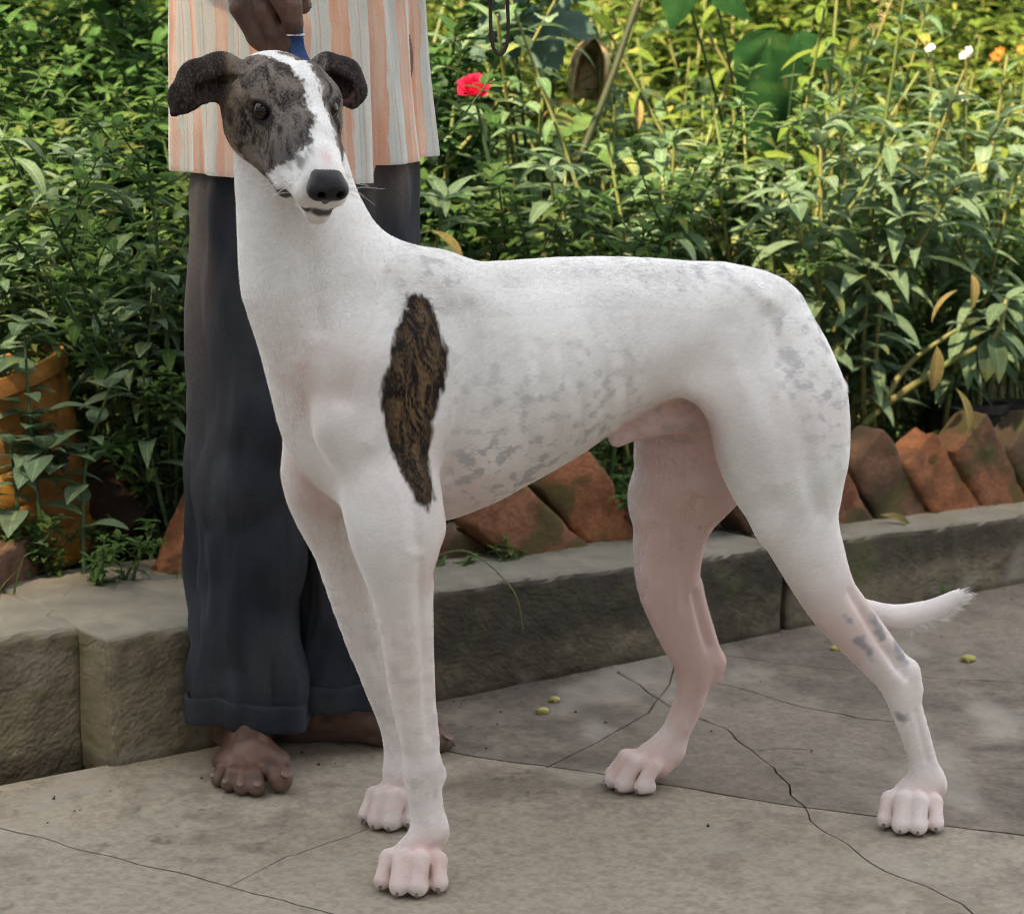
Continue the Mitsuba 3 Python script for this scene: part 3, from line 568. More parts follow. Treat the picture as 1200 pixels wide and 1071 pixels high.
# s along the kerb, offset, height of the middle over the kerb's top, roll, yaw from the kerb, material, label
BR = [(.03, .335, .012, 6, 38, 1, 'dull brown brick lying flat left of the person, half sunk in soil'), (.345, .29, .045, 58, 10, 0, 'orange brick leaning on edge just left of the dark trousers'),
      (.655, .155, .010, -33, 6, 1, 'mossy dark brick leaning low behind the near foreleg'), (.805, .130, .035, -40, 4, 0, "large rusty orange brick framed under the dog's belly"), (.955, .15, .052, -50, -6, 2, 'bright orange brick tip right before the far hind leg'),
      (1.10, .125, .015, -44, 5, 1, 'dark brick low between the two hind legs'), (1.245, .085, .030, -50, 5, 1, 'small dark brick hidden behind the near hind leg'),
      (1.385, .075, .040, -52, 4, 0, 'orange brown brick just right of the near hind leg, first of the row'), (1.515, .080, .052, -54, 4, 1, 'sooty dark brown brick, second right of the near hind leg'), (1.645, .078, .050, -52, 3, 2, 'brightest orange brick of the row right of the hind leg'),
      (1.765, .085, .062, -54, 4, 0, 'orange brown brick at the right border of the photo'), (1.905, .09, .058, -52, 4, 1, ''), (2.035, .09, .058, -50, 4, 0, '')]
for k, (s, o, z, roll, yaw, m, lab) in enumerate(BR):
    t = thing('edging_brick', lab or ('dark brick of the edging row beyond the right border' if k == 11 else 'last orange brick of the edging row beyond the right border'), 'brick', 'edging bricks behind the kerb')
    bm = brick_mesh(k + 1); a, r = math.radians(yaw), math.radians(roll)
    ex = KD * math.cos(a) + KN * math.sin(a); ey = np.array([-ex[1], ex[0]])
    X = np.array([ex[0] * math.cos(r), ex[1] * math.cos(r), math.sin(r)]); Zv = np.array([-ex[0] * math.sin(r), -ex[1] * math.sin(r), math.cos(r)]); Y = np.r_[ey, 0]
    w = np.asarray(bm.vertices); w = w[:, [0]] * X + w[:, [1]] * Zv + w[:, [2]] * Y + kerb_pt(s, o, khl(s) + z - .012)
    scene[t] = mikit.ply(TM(w, bm.faces if np.dot(np.cross(X, Zv), Y) > 0 else bm.faces[:, ::-1]), 'm_brick_%d' % m, smooth=40)
# ---------------------------------------------------------------- the person holding the dog
labels['person'] = {'label': 'barefoot person in striped shirt and rolled dark trousers standing behind the dog', 'category': 'person'}
def foot(heel, toes, ball, ankle, bw):
    P = [cone((*heel, .032), (*ball, .024), .031, .021, .02), cone((*ankle, .085), (*ball, .030), .033, .020, .03), cone((*ankle, .10), (*heel, .036), .034, .030, .03),
         ell((*ball, .022), (bw, bw * .75, .020), .015)]
    b = np.array(ball)
    for k, (t, r) in enumerate(toes):
        t = np.array(t); d = unit(t - b); q = b + (t - b) * .38; m = b + (t - b) * .72
        P += [cone((*q, .021), (*m, .0205 + .002), r * .80, r * .80, .004), cone((*m, .0210), (*(t - d * r), r * .95), r * .80, r * .90, .002)]
    return P
bodyp = foot((-.362, 2.925), [((-.277, 2.726), .0175), ((-.313, 2.714), .0122), ((-.335, 2.718), .0116), ((-.3555, 2.731), .0112), ((-.375, 2.755), .0110)], (-.330, 2.800), (-.352, 2.905), .050)
bodyp += foot((-.290, 2.962), [((-.079, 2.898), .0150), ((-.074, 2.922), .0108), ((-.080, 2.940), .0104), ((-.092, 2.957), .0100), ((-.108, 2.972), .0098)], (-.150, 2.935), (-.265, 2.955), .042)
bodyp += chain([(-.352, 2.908, .09, .035), (-.346, 2.91, .25, .045), (-.338, 2.91, .45, .052), (-.315, 2.935, .84, .075)], .03)
bodyp += chain([(-.262, 2.957, .09, .033), (-.228, 2.955, .25, .045), (-.20, 2.955, .45, .052), (-.205, 2.945, .84, .075)], .03)
bodyp += [cone((-.30, 2.945, .90), (-.22, 2.945, .90), .095, .095, .05), cone((-.26, 2.945, .95), (-.26, 2.95, 1.12), .115, .115, .06, flat=([0, 1, 0], 1.25)), cone((-.33, 2.95, 1.22), (-.19, 2.95, 1.22), .115, .115, .06, flat=([0, 1, 0], 1.25)),
          cone((-.41, 2.96, 1.37), (-.11, 2.96, 1.37), .052, .052, .06), cone((-.26, 2.955, 1.38), (-.255, 2.93, 1.47), .055, .052, .03),
          ell((-.252, 2.925, 1.575), (.073, .092, .108), .03), ell((-.25, 2.880, 1.525), (.050, .055, .060), .03), cone((-.25, 2.84, 1.575), (-.25, 2.826, 1.548), .009, .014, .012),
          cone((-.268, 2.842, 1.512), (-.232, 2.842, 1.512), .008, .008, .006), ell((-.328, 2.93, 1.565), (.010, .020, .030), .006), ell((-.176, 2.93, 1.565), (.010, .020, .030), .006),
          ell((-.278, 2.834, 1.585), (.012, .008, .008), .006, 's'), ell((-.222, 2.834, 1.585), (.012, .008, .008), .006, 's')]
# right arm and hand on the strap at the dog's nape; left arm out with the leash
bodyp += chain([(-.435, 2.955, 1.36, .050), (-.455, 2.90, 1.16, .040), (-.40, 2.78, 1.105, .034), (-.318, 2.675, 1.055, .025)], .02)
bodyp += [ell((-.292, 2.664, 1.012), (.040, .022, .046), .015), cone((-.315, 2.672, 1.05), (-.295, 2.664, 1.01), .025, .026, .02)]
bodyp += chain([(-.312, 2.650, 1.000, .0135), (-.305, 2.640, .955, .0128), (-.287, 2.640, .922, .0118), (-.265, 2.645, .899, .0102)], .004)      # index
bodyp += chain([(-.290, 2.648, .990, .0135), (-.279, 2.634, .950, .0130), (-.266, 2.632, .925, .0120), (-.250, 2.644, .905, .0102)], .004)      # middle
bodyp += chain([(-.270, 2.652, .992, .0128), (-.256, 2.636, .962, .0122), (-.250, 2.650, .940, .0115), (-.258, 2.668, .945, .0100)], .004)      # ring, curled in
bodyp += chain([(-.258, 2.662, .998, .0112), (-.241, 2.650, .975, .0108), (-.238, 2.662, .958, .0100), (-.248, 2.674, .958, .0090)], .004)      # little
bodyp += chain([(-.300, 2.640, 1.020, .0160), (-.268, 2.618, .985, .0150), (-.249, 2.614, .958, .0145), (-.2445, 2.622, .936, .0118)], .005)     # thumb over the strap
bodyp += chain([(-.085, 2.955, 1.36, .050), (-.02, 2.93, 1.15, .040), (-.01, 2.83, 1.09, .033), (-.008, 2.735, 1.055, .024)], .02)
bodyp += [ell((-.010, 2.705, 1.030), (.024, .040, .038), .015)]
for k, (ox, L) in enumerate([(-.004, 1.), (-.001, 1.08), (.002, 1.0), (.004, .8)]):
    y0 = 2.675 + .020 * k - .008
    bodyp += chain([(-.020 + ox, y0, 1.022, .0118), (-.030 + ox, y0 - .004, .998, .0112), (-.016 + ox, y0 - .004, .984, .0108), (.002 + ox, y0, .994, .0095)], .004)
bodyp += chain([(.004, 2.700, 1.035, .0140), (.012, 2.674, 1.012, .0125), (.000, 2.662, .996, .0110)], .005)
def skin(p, n, uv):
    k = mix((.120, .064, .044), (.075, .038, .027), smoothstep(.35, .7, fbm(p.x * 40, p.y * 40, p.z * 40, 3)))
    k = mix(k, (.27, .16, .12), smoothstep(.55, .8, noise(p.x * 70 + 5, p.y * 70, p.z * 70)) * .25)
    return mix(k, (.16, .115, .09), smoothstep(.03, .0, p.z) * .5)
scene['m_skin'] = prin(skin, .5, .4, lambda p, n, uv: .0009 * fbm(p.x * 160, p.y * 160, p.z * 160, 3) + .0003 * voronoi(p.x * 500, p.y * 500 + p.z * 500)[0], 1., 6e-4)
scene['m_nail'] = prin((.145, .090, .070), .4, .5)
bv, bf = surface(field(bodyp), *bounds(bodyp), .0032, 3)
add('person__body', TM(bv, bf), 'm_skin')
for c, dd, r in [((-.278, 2.7285, .0315), (.25, -.97), .0090), ((-.313, 2.7175, .0215), (.05, -1), .0060), ((-.335, 2.7215, .0205), (0, -1), .0056), ((-.355, 2.7345, .0198), (-.1, -1), .0054), ((-.373, 2.7590, .0195), (-.2, -1), .0050), ((-.084, 2.897, .026), (.97, -.24), .0085)]:
    e = trimesh.creation.icosphere(2, 1.); q = np.array([[-dd[1], dd[0], 0], [dd[0], dd[1], -.45], [0, 0, 1.]]); q = np.array([unit(a) for a in q])
    add('person__toenail', TM((e.vertices * [r * .8, r * .9, r * .22]) @ q + np.array(c) - [0, 0, .0022], e.faces), 'm_nail')
# trousers: two wide legs, turned up at the hem
def leg_rings(path, seed, n=72, rows=110):
    P = curve(path, 24); L = np.r_[0, np.cumsum(np.linalg.norm(np.diff(P[:, :3], axis=0), axis=1))]
    s = np.linspace(0, L[-1], rows); C = np.stack([np.interp(s, L, P[:, k]) for k in range(5)], 1)
    th = np.arange(n) / n * 2 * np.pi; cs = np.stack([np.cos(th), np.sin(th)], 1)
    h = C[:, 2][:, None]; q = np.stack(np.broadcast_arrays(cs[None, :, 0] * 2.0, cs[None, :, 1] * 2.0 + seed, h * 3.2), -1)
    q2 = np.stack(np.broadcast_arrays(cs[None, :, 0] * 1.5 + h * 3, cs[None, :, 1] * 1.5 + seed, h * 11.), -1)
    fold = (meshkit.fbm(q * 1.3, 3, seed) - .5) * .050 + (np.abs(meshkit.noise(q2, seed + 3) - .5) - .2) * .034 * np.clip(1.4 - h * 1.6, .15, 1)
    fold += .0055 * np.exp(-((th - 4.55) / .10)**2)[None] * np.clip((h - .1) * 3, 0, 1)      # pressed crease at the front
    r = np.stack([C[:, 3], C[:, 4]], 1)[:, None] + fold[..., None]
    return np.concatenate([C[:, None, :2] + cs[None] * r, np.broadcast_to(h[..., None], (rows, n, 1))], -1), th
def ring_mesh(V, close=True):
    a, b = V.shape[:2]; i, j = np.meshgrid(np.arange(a - 1), np.arange(b), indexing='ij')
    q = np.stack([i * b + j, i * b + (j + 1) % b, (i + 1) * b + (j + 1) % b, (i + 1) * b + j], -1).reshape(-1, 4)
    return TM(V.reshape(-1, 3), np.vstack([q[:, [0, 1, 2]], q[:, [0, 2, 3]]]))
legs, cuffs = [], []
for path, seed, hem in [([(-.343, 2.880, .058, .0745, .070), (-.341, 2.888, .20, .073, .070), (-.338, 2.902, .45, .078, .074), (-.318, 2.93, .70, .090, .085), (-.305, 2.94, .90, .095, .095)], 3, (.010, -.2)),
                        ([(-.228, 2.950, .064, .074, .068), (-.218, 2.950, .20, .073, .070), (-.198, 2.95, .45, .080, .076), (-.206, 2.95, .70, .088, .085), (-.213, 2.945, .90, .095, .095)], 8, (.004, .3))]:
    V, th = leg_rings(path, seed)
    tilt = -hem[0] * np.cos(th + hem[1])
    V[..., 2] += tilt[None] * np.clip(1 - (V[..., 2] - .05) / .3, 0, 1)
    c = V[:, :, :2].mean(1)[:, None]
    inner = V[:14][::-1].copy(); inner[..., :2] = c[:14][::-1] + (inner[..., :2] - c[:14][::-1]) * .955
    legs.append(ring_mesh(np.concatenate([inner, V])))
    rows = []      # cuff: a turned-up band standing a little off the leg
    for off, z in [(.0, .002), (.0035, -.0035), (.0075, -.002), (.0085, .006), (.0080, .016), (.0085, .026), (.0072, .0320), (.0045, .0330), (.0015, .0300)]:
        k = V[0].copy(); u = k[:, :2] - c[0]; u /= np.linalg.norm(u, axis=1, keepdims=True)
        wav = .0022 * (meshkit.noise(np.c_[np.cos(th) * 3, np.sin(th) * 3, np.full(len(th), seed + z * 40)]) - .5)
        k[:, :2] += u * (off + wav[:, None]); k[:, 2] += z + wav * 2; rows.append(k)
    cuffs.append(ring_mesh(np.array(rows)))
def weave(p, n, uv):
    k = mix((.021, .024, .031), (.038, .041, .048), smoothstep(.3, .7, fbm(p.x * 16, p.y * 16, p.z * 7, 3)))
    worn = smoothstep(.40, .66, fbm(p.x * 6 + 3, p.y * 6, p.z * 3.2, 3) + .20 * smoothstep(-.34, -.40, p.x) * smoothstep(.34, .5, p.z)) * smoothstep(.28, .75, p.z)
    k = mix(k, (.135, .115, .105), worn * .95)
    return k * (.85 + .3 * noise(p.x * 700, p.y * 700, p.z * 300))
scene['m_trousers'] = prin(weave, .85, .2, lambda p, n, uv: .0005 * noise(p.x * 800, p.y * 800, p.z * 800) + .008 * fbm(p.x * 26, p.y * 26, p.z * 9, 3), 1., 8e-4)
add('person__trousers', cat_(legs), 'm_trousers', 60)
for c in cuffs: add('person__trousers__cuff', c, 'm_trousers', 60)
# shirt: flared hem with a side slit, body and sleeves
def shirt_ring(z, n):
    th = np.arange(n) / n * 2 * np.pi
    cx = np.interp(z, [.74, .97, 1.3], [-.262, -.270, -.262]); a = np.interp(z, [.74, .97, 1.15, 1.3, 1.40, 1.45], [.167, .158, .165, .190, .172, .075]); b = np.interp(z, [.74, .97, 1.15, 1.3, 1.40, 1.45], [.128, .126, .130, .128, .105, .072])
    q = np.stack([np.cos(th) * 3.2, np.sin(th) * 3.2, np.full(n, z * 1.6)], 1)
    fold = (meshkit.fbm(q, 3, 4) - .5) * .058 * np.interp(z, [.74, 1.1, 1.4], [1, .75, .15]) + .005 * np.sin(th * 11 + z * 3 + 2 * np.sin(th * 3)) * np.interp(z, [.74, 1.2], [1, .2])
    slit = np.exp(-((th - 5.40) / .055)**2) * np.interp(z, [.76, .98, 1.05], [1., .7, 0]); fold = fold - .019 * slit + .010 * np.exp(-((th - 5.56) / .10)**2) * np.interp(z, [.76, 1.0], [1, 0])
    return np.stack([cx + np.cos(th) * (a + fold), 2.940 + np.sin(th) * (b + fold), np.full(n, z)], 1), th
rows, N = [], 220
zs = np.r_[np.linspace(.752, 1.10, 46), np.linspace(1.12, 1.45, 24)]
for z in zs:
    r, th = shirt_ring(z, N)
    front = np.where((th > 5.40) | (th < .9), .020, .0) + .006 * np.sin(th * 2 + .7)
    r[:, 2] += front * np.clip(1 - (z - .752) / .12, 0, 1); rows.append(r)
V = np.array(rows); c = V.mean(1, keepdims=True)
inner = V[:30][::-1].copy(); inner[..., :2] += unit([1, 1])[0] * 0 - (inner[..., :2] - c[:30][::-1][..., :2]) * .018
full = np.concatenate([inner, V]); sm = ring_mesh(full)
arc = np.arange(N) / N * .93
uvs = np.stack(np.broadcast_arrays(arc[None], full[..., 2]), -1).reshape(-1, 2)
def sleeve(pts):
    m = tube(curve(pts, 8)[:, :3], curve(pts, 8)[:, 3], 24); return m
sl = [sleeve([(-.415, 2.955, 1.37, .062), (-.445, 2.925, 1.26, .062), (-.457, 2.895, 1.155, .058), (-.42, 2.82, 1.12, .052)]), sleeve([(-.105, 2.955, 1.37, .062), (-.055, 2.94, 1.26, .062), (-.018, 2.925, 1.155, .058), (-.012, 2.85, 1.10, .052)])]
for m in sl: uvs = np.vstack([uvs, np.stack([np.arange(len(m.vertices)) % 24 / 24 * .4, m.vertices[:, 2]], 1)])
def cloth(p, n, uv):
    s = uv.x + .0035 * (noise(uv.y * 14, 3) - .5)
    w = s / .0465; t = w - dr.floor(w); odd = cell_rand(dr.floor(w), 3)
    soft = 1.8 * (noise(s * 420, uv.y * 60) - .5) + 1.2 * (noise(s * 150, uv.y * 25) - .5)
    white = mix((.68, .67, .62), (.58, .61, .57), smoothstep(.3, .7, noise(s * 130, uv.y * 7)))
    orange = mix((.70, .36, .23), (.74, .50, .38), smoothstep(.2, .8, noise(s * 160 + 9, uv.y * 9)))
    o = smoothstep(.02, .06, t + .05 * soft) * smoothstep(.50, .46, t + .05 * soft)
    k = mix(white, orange, o * (.75 + .25 * odd))
    k = mix(k, (.70, .58, .48), smoothstep(.03, .015, dr.abs(t - .27)) * .6)
    k = mix(k, (.60, .34, .26), smoothstep(.025, .010, dr.abs(t - .74)) * .55)
    k = mix(k, (.52, .36, .30), smoothstep(.016, .006, dr.abs(t - .63)) * .35)
    return k * (.90 + .2 * noise(s * 1500, uv.y * 1500))
scene['m_shirt'] = prin(cloth, .8, .2, lambda p, n, uv: .0006 * noise(p.x * 700, p.y * 700, p.z * 700) + .003 * fbm(p.x * 30, p.y * 30, p.z * 22, 3), 1., 8e-4, sheen=.3)
add('person__shirt', cat_([sm] + sl), 'm_shirt', True, uv=uvs)
hair = [ell((-.252, 2.945, 1.600), (.082, .094, .100), .02), ell((-.252, 2.86, 1.665), (.055, .03, .02), .02)]
hv, hf = surface(field(hair + [ell((-.25, 2.83, 1.545), (.075, .075, .080), .01, 's')]), *bounds(hair), .006, 2)
scene['m_hair'] = prin((.012, .010, .010), .5, .4, lambda p, n, uv: .003 * noise(p.x * 300, p.y * 60, p.z * 60)); add('person__hair', TM(hv, hf), 'm_hair')
# blue strap from the dog's nape up into the hand; the leash loop from the other hand
scene['m_blue'] = prin(lambda p, n, uv: mix((.018, .045, .135), (.035, .075, .19), noise(p.x * 900, p.y * 900, p.z * 500)), .7, .3)
scene['m_steel'] = two({'type': 'roughconductor', 'material': 'Al', 'alpha': .25})
scene['m_leather'] = prin(lambda p, n, uv: mix((.030, .016, .012), (.06, .032, .022), fbm(p.x * 120, p.y * 120, p.z * 40, 2)), .45, .4)
def band(pts, wide, thick, axis):
    C = curve(pts, 8); t = np.gradient(C, axis=0); t /= np.linalg.norm(t, axis=1, keepdims=True)
    w = np.broadcast_to(np.asarray(axis, float), C.shape); w = w - t * (w * t).sum(1, keepdims=True); w /= np.linalg.norm(w, axis=1, keepdims=True); nn = np.cross(t, w)
    V = np.stack([C + w * a * wide / 2 + nn * b * thick / 2 for a, b in ((-1, -.6), (-.9, -1), (.9, -1), (1, -.6), (1, .6), (.9, 1), (-.9, 1), (-1, .6))], 1)
    m = ring_mesh(V); n0 = len(m.vertices) - 8
    return TM(m.vertices, np.vstack([m.faces] + [[[o, o + k, o + k + 1] for k in range(1, 7)] for o in (0, n0)]))
t_ = thing('lead_strap', 'short blue webbing strap gripped by the hand above the dog\'s head', 'strap')
add(t_ + '__webbing', band([(-.205, 2.545, .845), (-.222, 2.585, .880), (-.240, 2.628, .905), (-.2445, 2.640, .935), (-.250, 2.652, .975), (-.262, 2.662, 1.01)], .017, .003, [1, 0, 0]), 'm_blue', 40)
add(t_ + '__bar', tube([(-.2535, 2.629, .9245), (-.2325, 2.629, .9245)], .0017, 8), 'm_steel')
t_ = thing('leash', 'dark brown leather leash loop hanging beside the shirt against the plants', 'leash')
add(t_, band([(-.030, 2.700, 1.02), (-.0255, 2.700, .975), (-.0245, 2.700, .935), (-.022, 2.700, .912), (-.0145, 2.700, .902), (-.0065, 2.700, .912), (-.0045, 2.700, .935), (-.006, 2.700, .975), (-.010, 2.700, 1.02)], .010, .0042, [0, 1, 0]), 'm_leather', 40)
# ---------------------------------------------------------------- vegetation: leaf shapes
def leaf_mesh(L, w, droop=.5, cup=.25, n=8, shape=1., m=2, twist=0., wave=0.):
    """a blade along +x, curling down, folded on its midrib; returns vertices, faces, uv"""
    t = np.linspace(0, 1, n + 1); wid = w * np.sin(np.pi * t**shape)**.85 * (1 - .25 * t) + 1e-4
    ang = -droop * t; x = np.r_[0, np.cumsum(np.cos((ang[1:] + ang[:-1]) / 2))] * L / n; z = np.r_[0, np.cumsum(np.sin((ang[1:] + ang[:-1]) / 2))] * L / n
    V, UV = [], []
    for i in range(n + 1):
        for j in range(-m, m + 1):
            s = j / m; up = abs(s) * wid[i] * cup + wave * wid[i] * math.sin(t[i] * 17 + s) * abs(s); a = twist * t[i]
            y = s * wid[i]
            V.append([x[i] - up * math.sin(ang[i]), y * math.cos(a) - up * math.sin(a), z[i] + up * math.cos(ang[i]) + y * math.sin(a)]); UV.append([t[i], s])
    k = 2 * m + 1; i, j = np.meshgrid(np.arange(n), np.arange(k - 1), indexing='ij')
    q = np.stack([i * k + j, (i + 1) * k + j, (i + 1) * k + j + 1, i * k + j + 1], -1).reshape(-1, 4)
    return np.array(V), np.vstack([q[:, [0, 1, 2]], q[:, [0, 2, 3]]]), np.array(UV)
def place(part, o, d, up, s=1.):
    """moves (v, f, uv) so that its +x runs along d"""
    d = unit(d); y = np.cross(up, d); y = y / (np.linalg.norm(y) + 1e-9); z = np.cross(d, y)
    return part[0] * s @ np.array([d, y, z]) + o, part[1], part[2]
def matrix_of(o, d, up, s=1.):
    d = unit(d); y = np.cross(up, d); y = y / (np.linalg.norm(y) + 1e-9); z = np.cross(d, y); M = np.eye(4); M[:3, :3] = np.array([d, y, z]).T * s; M[:3, 3] = o
    return M
def join(parts):
    at, V, F_, U = 0, [], [], []
    for v, f, u in parts: V.append(v); F_.append(f + at); U.append(u); at += len(v)
    return np.vstack(V), np.vstack(F_), np.vstack(U)

def foliage(a, b, c, trans=.5, rough=.42, vein=(.5, 1.25), spec=.5):
    """leaf material: tone wanders from leaf to leaf between a, b and (rarely) c; pale midrib"""
    def f(p, n, uv):
        t = noise(p.x * 31, p.y * 31, p.z * 31); s = fbm(p.x * 6 + 9, p.y * 6, p.z * 6, 2)
        k = mix(a, b, smoothstep(.25, .75, t * .6 + s * .4))
        k = mix(k, c, smoothstep(.70, .86, noise(p.x * 23 + 40, p.y * 23, p.z * 23)))
        k = k * (.82 + .36 * noise(p.x * 330, p.y * 330, p.z * 330))
        rib = smoothstep(.16, .05, dr.abs(uv.y)) * .45 + .16 * smoothstep(.3, .0, dr.abs(dr.sin(uv.x * 26 - dr.abs(uv.y) * 5)))
        k = mix(k, k * 1.9 + .012, rib)
        return mix(k, (.11, .085, .035), .4 * smoothstep(.86, .95, noise(p.x * 52 + 11, p.y * 52, p.z * 52 + 5)))
    return {'type': 'principledthin', 'base_color': proc(f), 'roughness': rough, 'diff_trans': trans, 'eta': 1.45}
scene['m_leaf_cool'] = foliage((.090, .168, .072), (.145, .222, .115), (.19, .23, .08), .7, .36)
scene['m_leaf_herb'] = foliage((.085, .168, .048), (.125, .205, .066), (.17, .20, .065), 1.0, .40)
scene['m_leaf_dark'] = foliage((.030, .075, .022), (.055, .110, .034), (.09, .13, .04), .4, .40)
scene['m_leaf_pale'] = foliage((.130, .205, .112), (.185, .262, .165), (.22, .26, .10), .7, .34)
scene['m_leaf_deep'] = foliage((.007, .028, .009), (.013, .040, .012), (.02, .05, .014), .3, .40)
scene['m_leaf_sun'] = foliage((.085, .150, .026), (.15, .20, .040), (.26, .25, .07), .8, .5)
scene['m_leaf_blue'] = foliage((.060, .105, .085), (.085, .130, .105), (.10, .14, .09), .4, .40)
scene['m_leaf_dry'] = foliage((.24, .19, .075), (.30, .24, .10), (.20, .12, .05), .5, .6)
def stemcol(a, b):
    return lambda p, n, uv: mix(a, b, smoothstep(.3, .7, fbm(p.x * 24, p.y * 24, p.z * 9, 2)))
scene['m_stem_pale'] = prin(stemcol((.11, .15, .040), (.19, .18, .060)), .5, .4)
scene['m_stem_dark'] = prin(stemcol((.035, .070, .028), (.06, .10, .035)), .5, .4)
scene['m_stem_brown'] = prin(stemcol((.13, .075, .035), (.20, .13, .06)), .7, .3)
scene['m_twig'] = prin(stemcol((.16, .12, .07), (.24, .19, .12)), .8, .2)

GROUPS = {}
def group(name, parts):
    """shapegroup of one mesh each: {part: (mesh (v, f, uv), bsdf)}"""
    for part, ((v, f, uv), b) in parts.items():  # one shapegroup per part
        key = 'shape_%s_%s' % (name, part)
        scene[key] = {'type': 'shapegroup', part: mikit.ply(TM(v, f), b, smooth=True, uv=uv)}
    GROUPS[name] = list(parts)
def inst(key, grp, M):
    base, n = key, 0
    while key in scene: n += 1; key = '%s_%03d' % (base, n)
    scene[key] = {'type': 'instance', 'to_world': T(M.tolist()), 'g': {'type': 'ref', 'id': grp}}
    return key
def tube3(pts, r, sides=6):
    m = tube(pts, r, sides); return np.array(m.vertices), np.array(m.faces), np.zeros((len(m.vertices), 2))
R_ = np.random.default_rng(21)
def rdir(el, az): return np.array([math.cos(az) * math.cos(el), math.sin(az) * math.cos(el), math.sin(el)])
UPZ = np.array([0, 0, 1.])

# single leaves, for leaves that are entries of their own
for i, a in enumerate([dict(L=.115, w=.0190, droop=.9, cup=.25, shape=.85), dict(L=.13, w=.0165, droop=1.4, cup=.3, shape=.8, twist=.4), dict(L=.10, w=.0215, droop=.5, cup=.35, shape=.9, wave=.12), dict(L=.14, w=.0215, droop=1.1, cup=.2, shape=.8, twist=-.5)]):
    group('lance_%d' % i, {'leaf': (leaf_mesh(**a), 'm_leaf_pale')})
group('ovate_0', {'leaf': (leaf_mesh(.085, .025, .7, .2, shape=.72), 'm_leaf_pale')})
group('ovate_1', {'leaf': (leaf_mesh(.075, .022, 1.0, .3, shape=.70, wave=.1), 'm_leaf_herb')})
group('dry_0', {'leaf': (leaf_mesh(.10, .013, 1.8, .5, shape=.85, twist=1.2), 'm_leaf_dry')})

def tall_plant(h, seed, nl=34):
    """upright plant: pale stems with narrow leaves all round, a whorl at each tip"""
    r = np.random.default_rng(seed); stems, leaves, tips = [], [], []
    for k in range(r.integers(2, 5)):
        az, lean = r.uniform(0, 6.28), r.uniform(.05, .35); hh = h * r.uniform(.7, 1.05); o = np.r_[r.normal(0, .018, 2), 0]
        P = curve([o, o + [math.cos(az) * lean * hh * .3, math.sin(az) * lean * hh * .3, hh * .5], o + [math.cos(az) * lean * hh, math.sin(az) * lean * hh, hh]], 8)
        stems.append(tube3(P, np.linspace(.0060, .0028, len(P)), 6))
        for q in range(nl):
            t = .20 + .8 * (q + r.uniform(0, .6)) / nl; i = min(int(t * (len(P) - 1)), len(P) - 2); pt = P[i] + (P[i + 1] - P[i]) * (t * (len(P) - 1) - i)
            a = q * 2.4 + r.uniform(-.4, .4); el = r.uniform(-.1, .6) + .35 * (t > .9)
            leaves.append((pt, rdir(el, a), UPZ, r.uniform(.55, 1.1) * (1 if t > .4 else .8), int(r.integers(0, 4))))
    return stems, leaves
LANCE = [leaf_mesh(L=.095, w=.0140, droop=.9, cup=.25, shape=.85, n=6, m=1), leaf_mesh(L=.105, w=.0130, droop=1.4, cup=.3, shape=.8, twist=.4, n=6, m=1), leaf_mesh(L=.085, w=.0155, droop=.5, cup=.35, shape=.9, n=6, m=1), leaf_mesh(L=.11, w=.0155, droop=1.1, cup=.2, shape=.8, twist=-.5, n=6, m=1)]
SMALL = [leaf_mesh(.030, .0085, .6, .3, n=4, m=1, shape=.8), leaf_mesh(.036, .0075, .9, .3, n=4, m=1, shape=.8), leaf_mesh(.026, .010, .4, .25, n=4, m=1, shape=.7)]
def herb_plant(h, seed, n_st=7, dens=1., leafset=None, scale=1., spread=.5):
    """bushy herb: many branching stems, small leaves in opposite pairs and end tufts"""
    r = np.random.default_rng(seed); stems, leaves = [], []; leafset = leafset or SMALL
    for k in range(n_st):
        az, lean = r.uniform(0, 6.28), r.uniform(.08, spread); hh = h * r.uniform(.55, 1.05); o = np.r_[r.normal(0, .03, 2), 0]
        d = np.array([math.cos(az), math.sin(az), 0])
        P = curve([o, o + d * lean * hh * .35 + [0, 0, hh * .55], o + d * lean * hh + [0, 0, hh]], 7); stems.append(tube3(P, np.linspace(.0040, .0016, len(P)), 5))
        subs = [P[4:]]
        for b in range(int(6 * dens)):
            i = int(r.integers(3, len(P) - 1)); a = r.uniform(0, 6.28); L = hh * r.uniform(.12, .30); dd = rdir(r.uniform(.2, .9), a)
            Q = curve([P[i], P[i] + dd * L * .5, P[i] + dd * L + [0, 0, L * .2]], 4); stems.append(tube3(Q, np.linspace(.0020, .0010, len(Q)), 4)); subs.append(Q)
        for Q in subs:
            L = np.linalg.norm(Q[-1] - Q[0]); m = max(4, int(L / .017 * dens))
            for q in range(m):
                t = (q + .6) / m * (len(Q) - 1); i = min(int(t), len(Q) - 2); pt = Q[i] + (Q[i + 1] - Q[i]) * (t - i); a = q * 1.57 + r.uniform(-.3, .3)
                for s in (0, math.pi): leaves.append(place(leafset[int(r.integers(0, len(leafset)))], pt, rdir(r.uniform(-.2, .7), a + s), UPZ, scale * r.uniform(.6, 1.25)))
            for q in range(5): leaves.append(place(leafset[int(r.integers(0, len(leafset)))], Q[-1], rdir(r.uniform(.2, 1.1), r.uniform(0, 6.28)), UPZ, scale * r.uniform(.6, 1.0)))
    return join(stems), join(leaves)
def simple_tall(h, seed, leafset, nl=30, sc=1.):
    stems, lv = tall_plant(h, seed, nl); return join(stems), join([place(leafset[k], o, d, u, s * sc) for o, d, u, s, k in lv])
def make_variants(name, n, fn, mats):
    for i in range(n):
        st, lv = fn(100 * (len(GROUPS) + 1) + i); group('%s_%d' % (name, i), {'stem': (st, mats[0]), 'foliage': (lv, mats[1])})
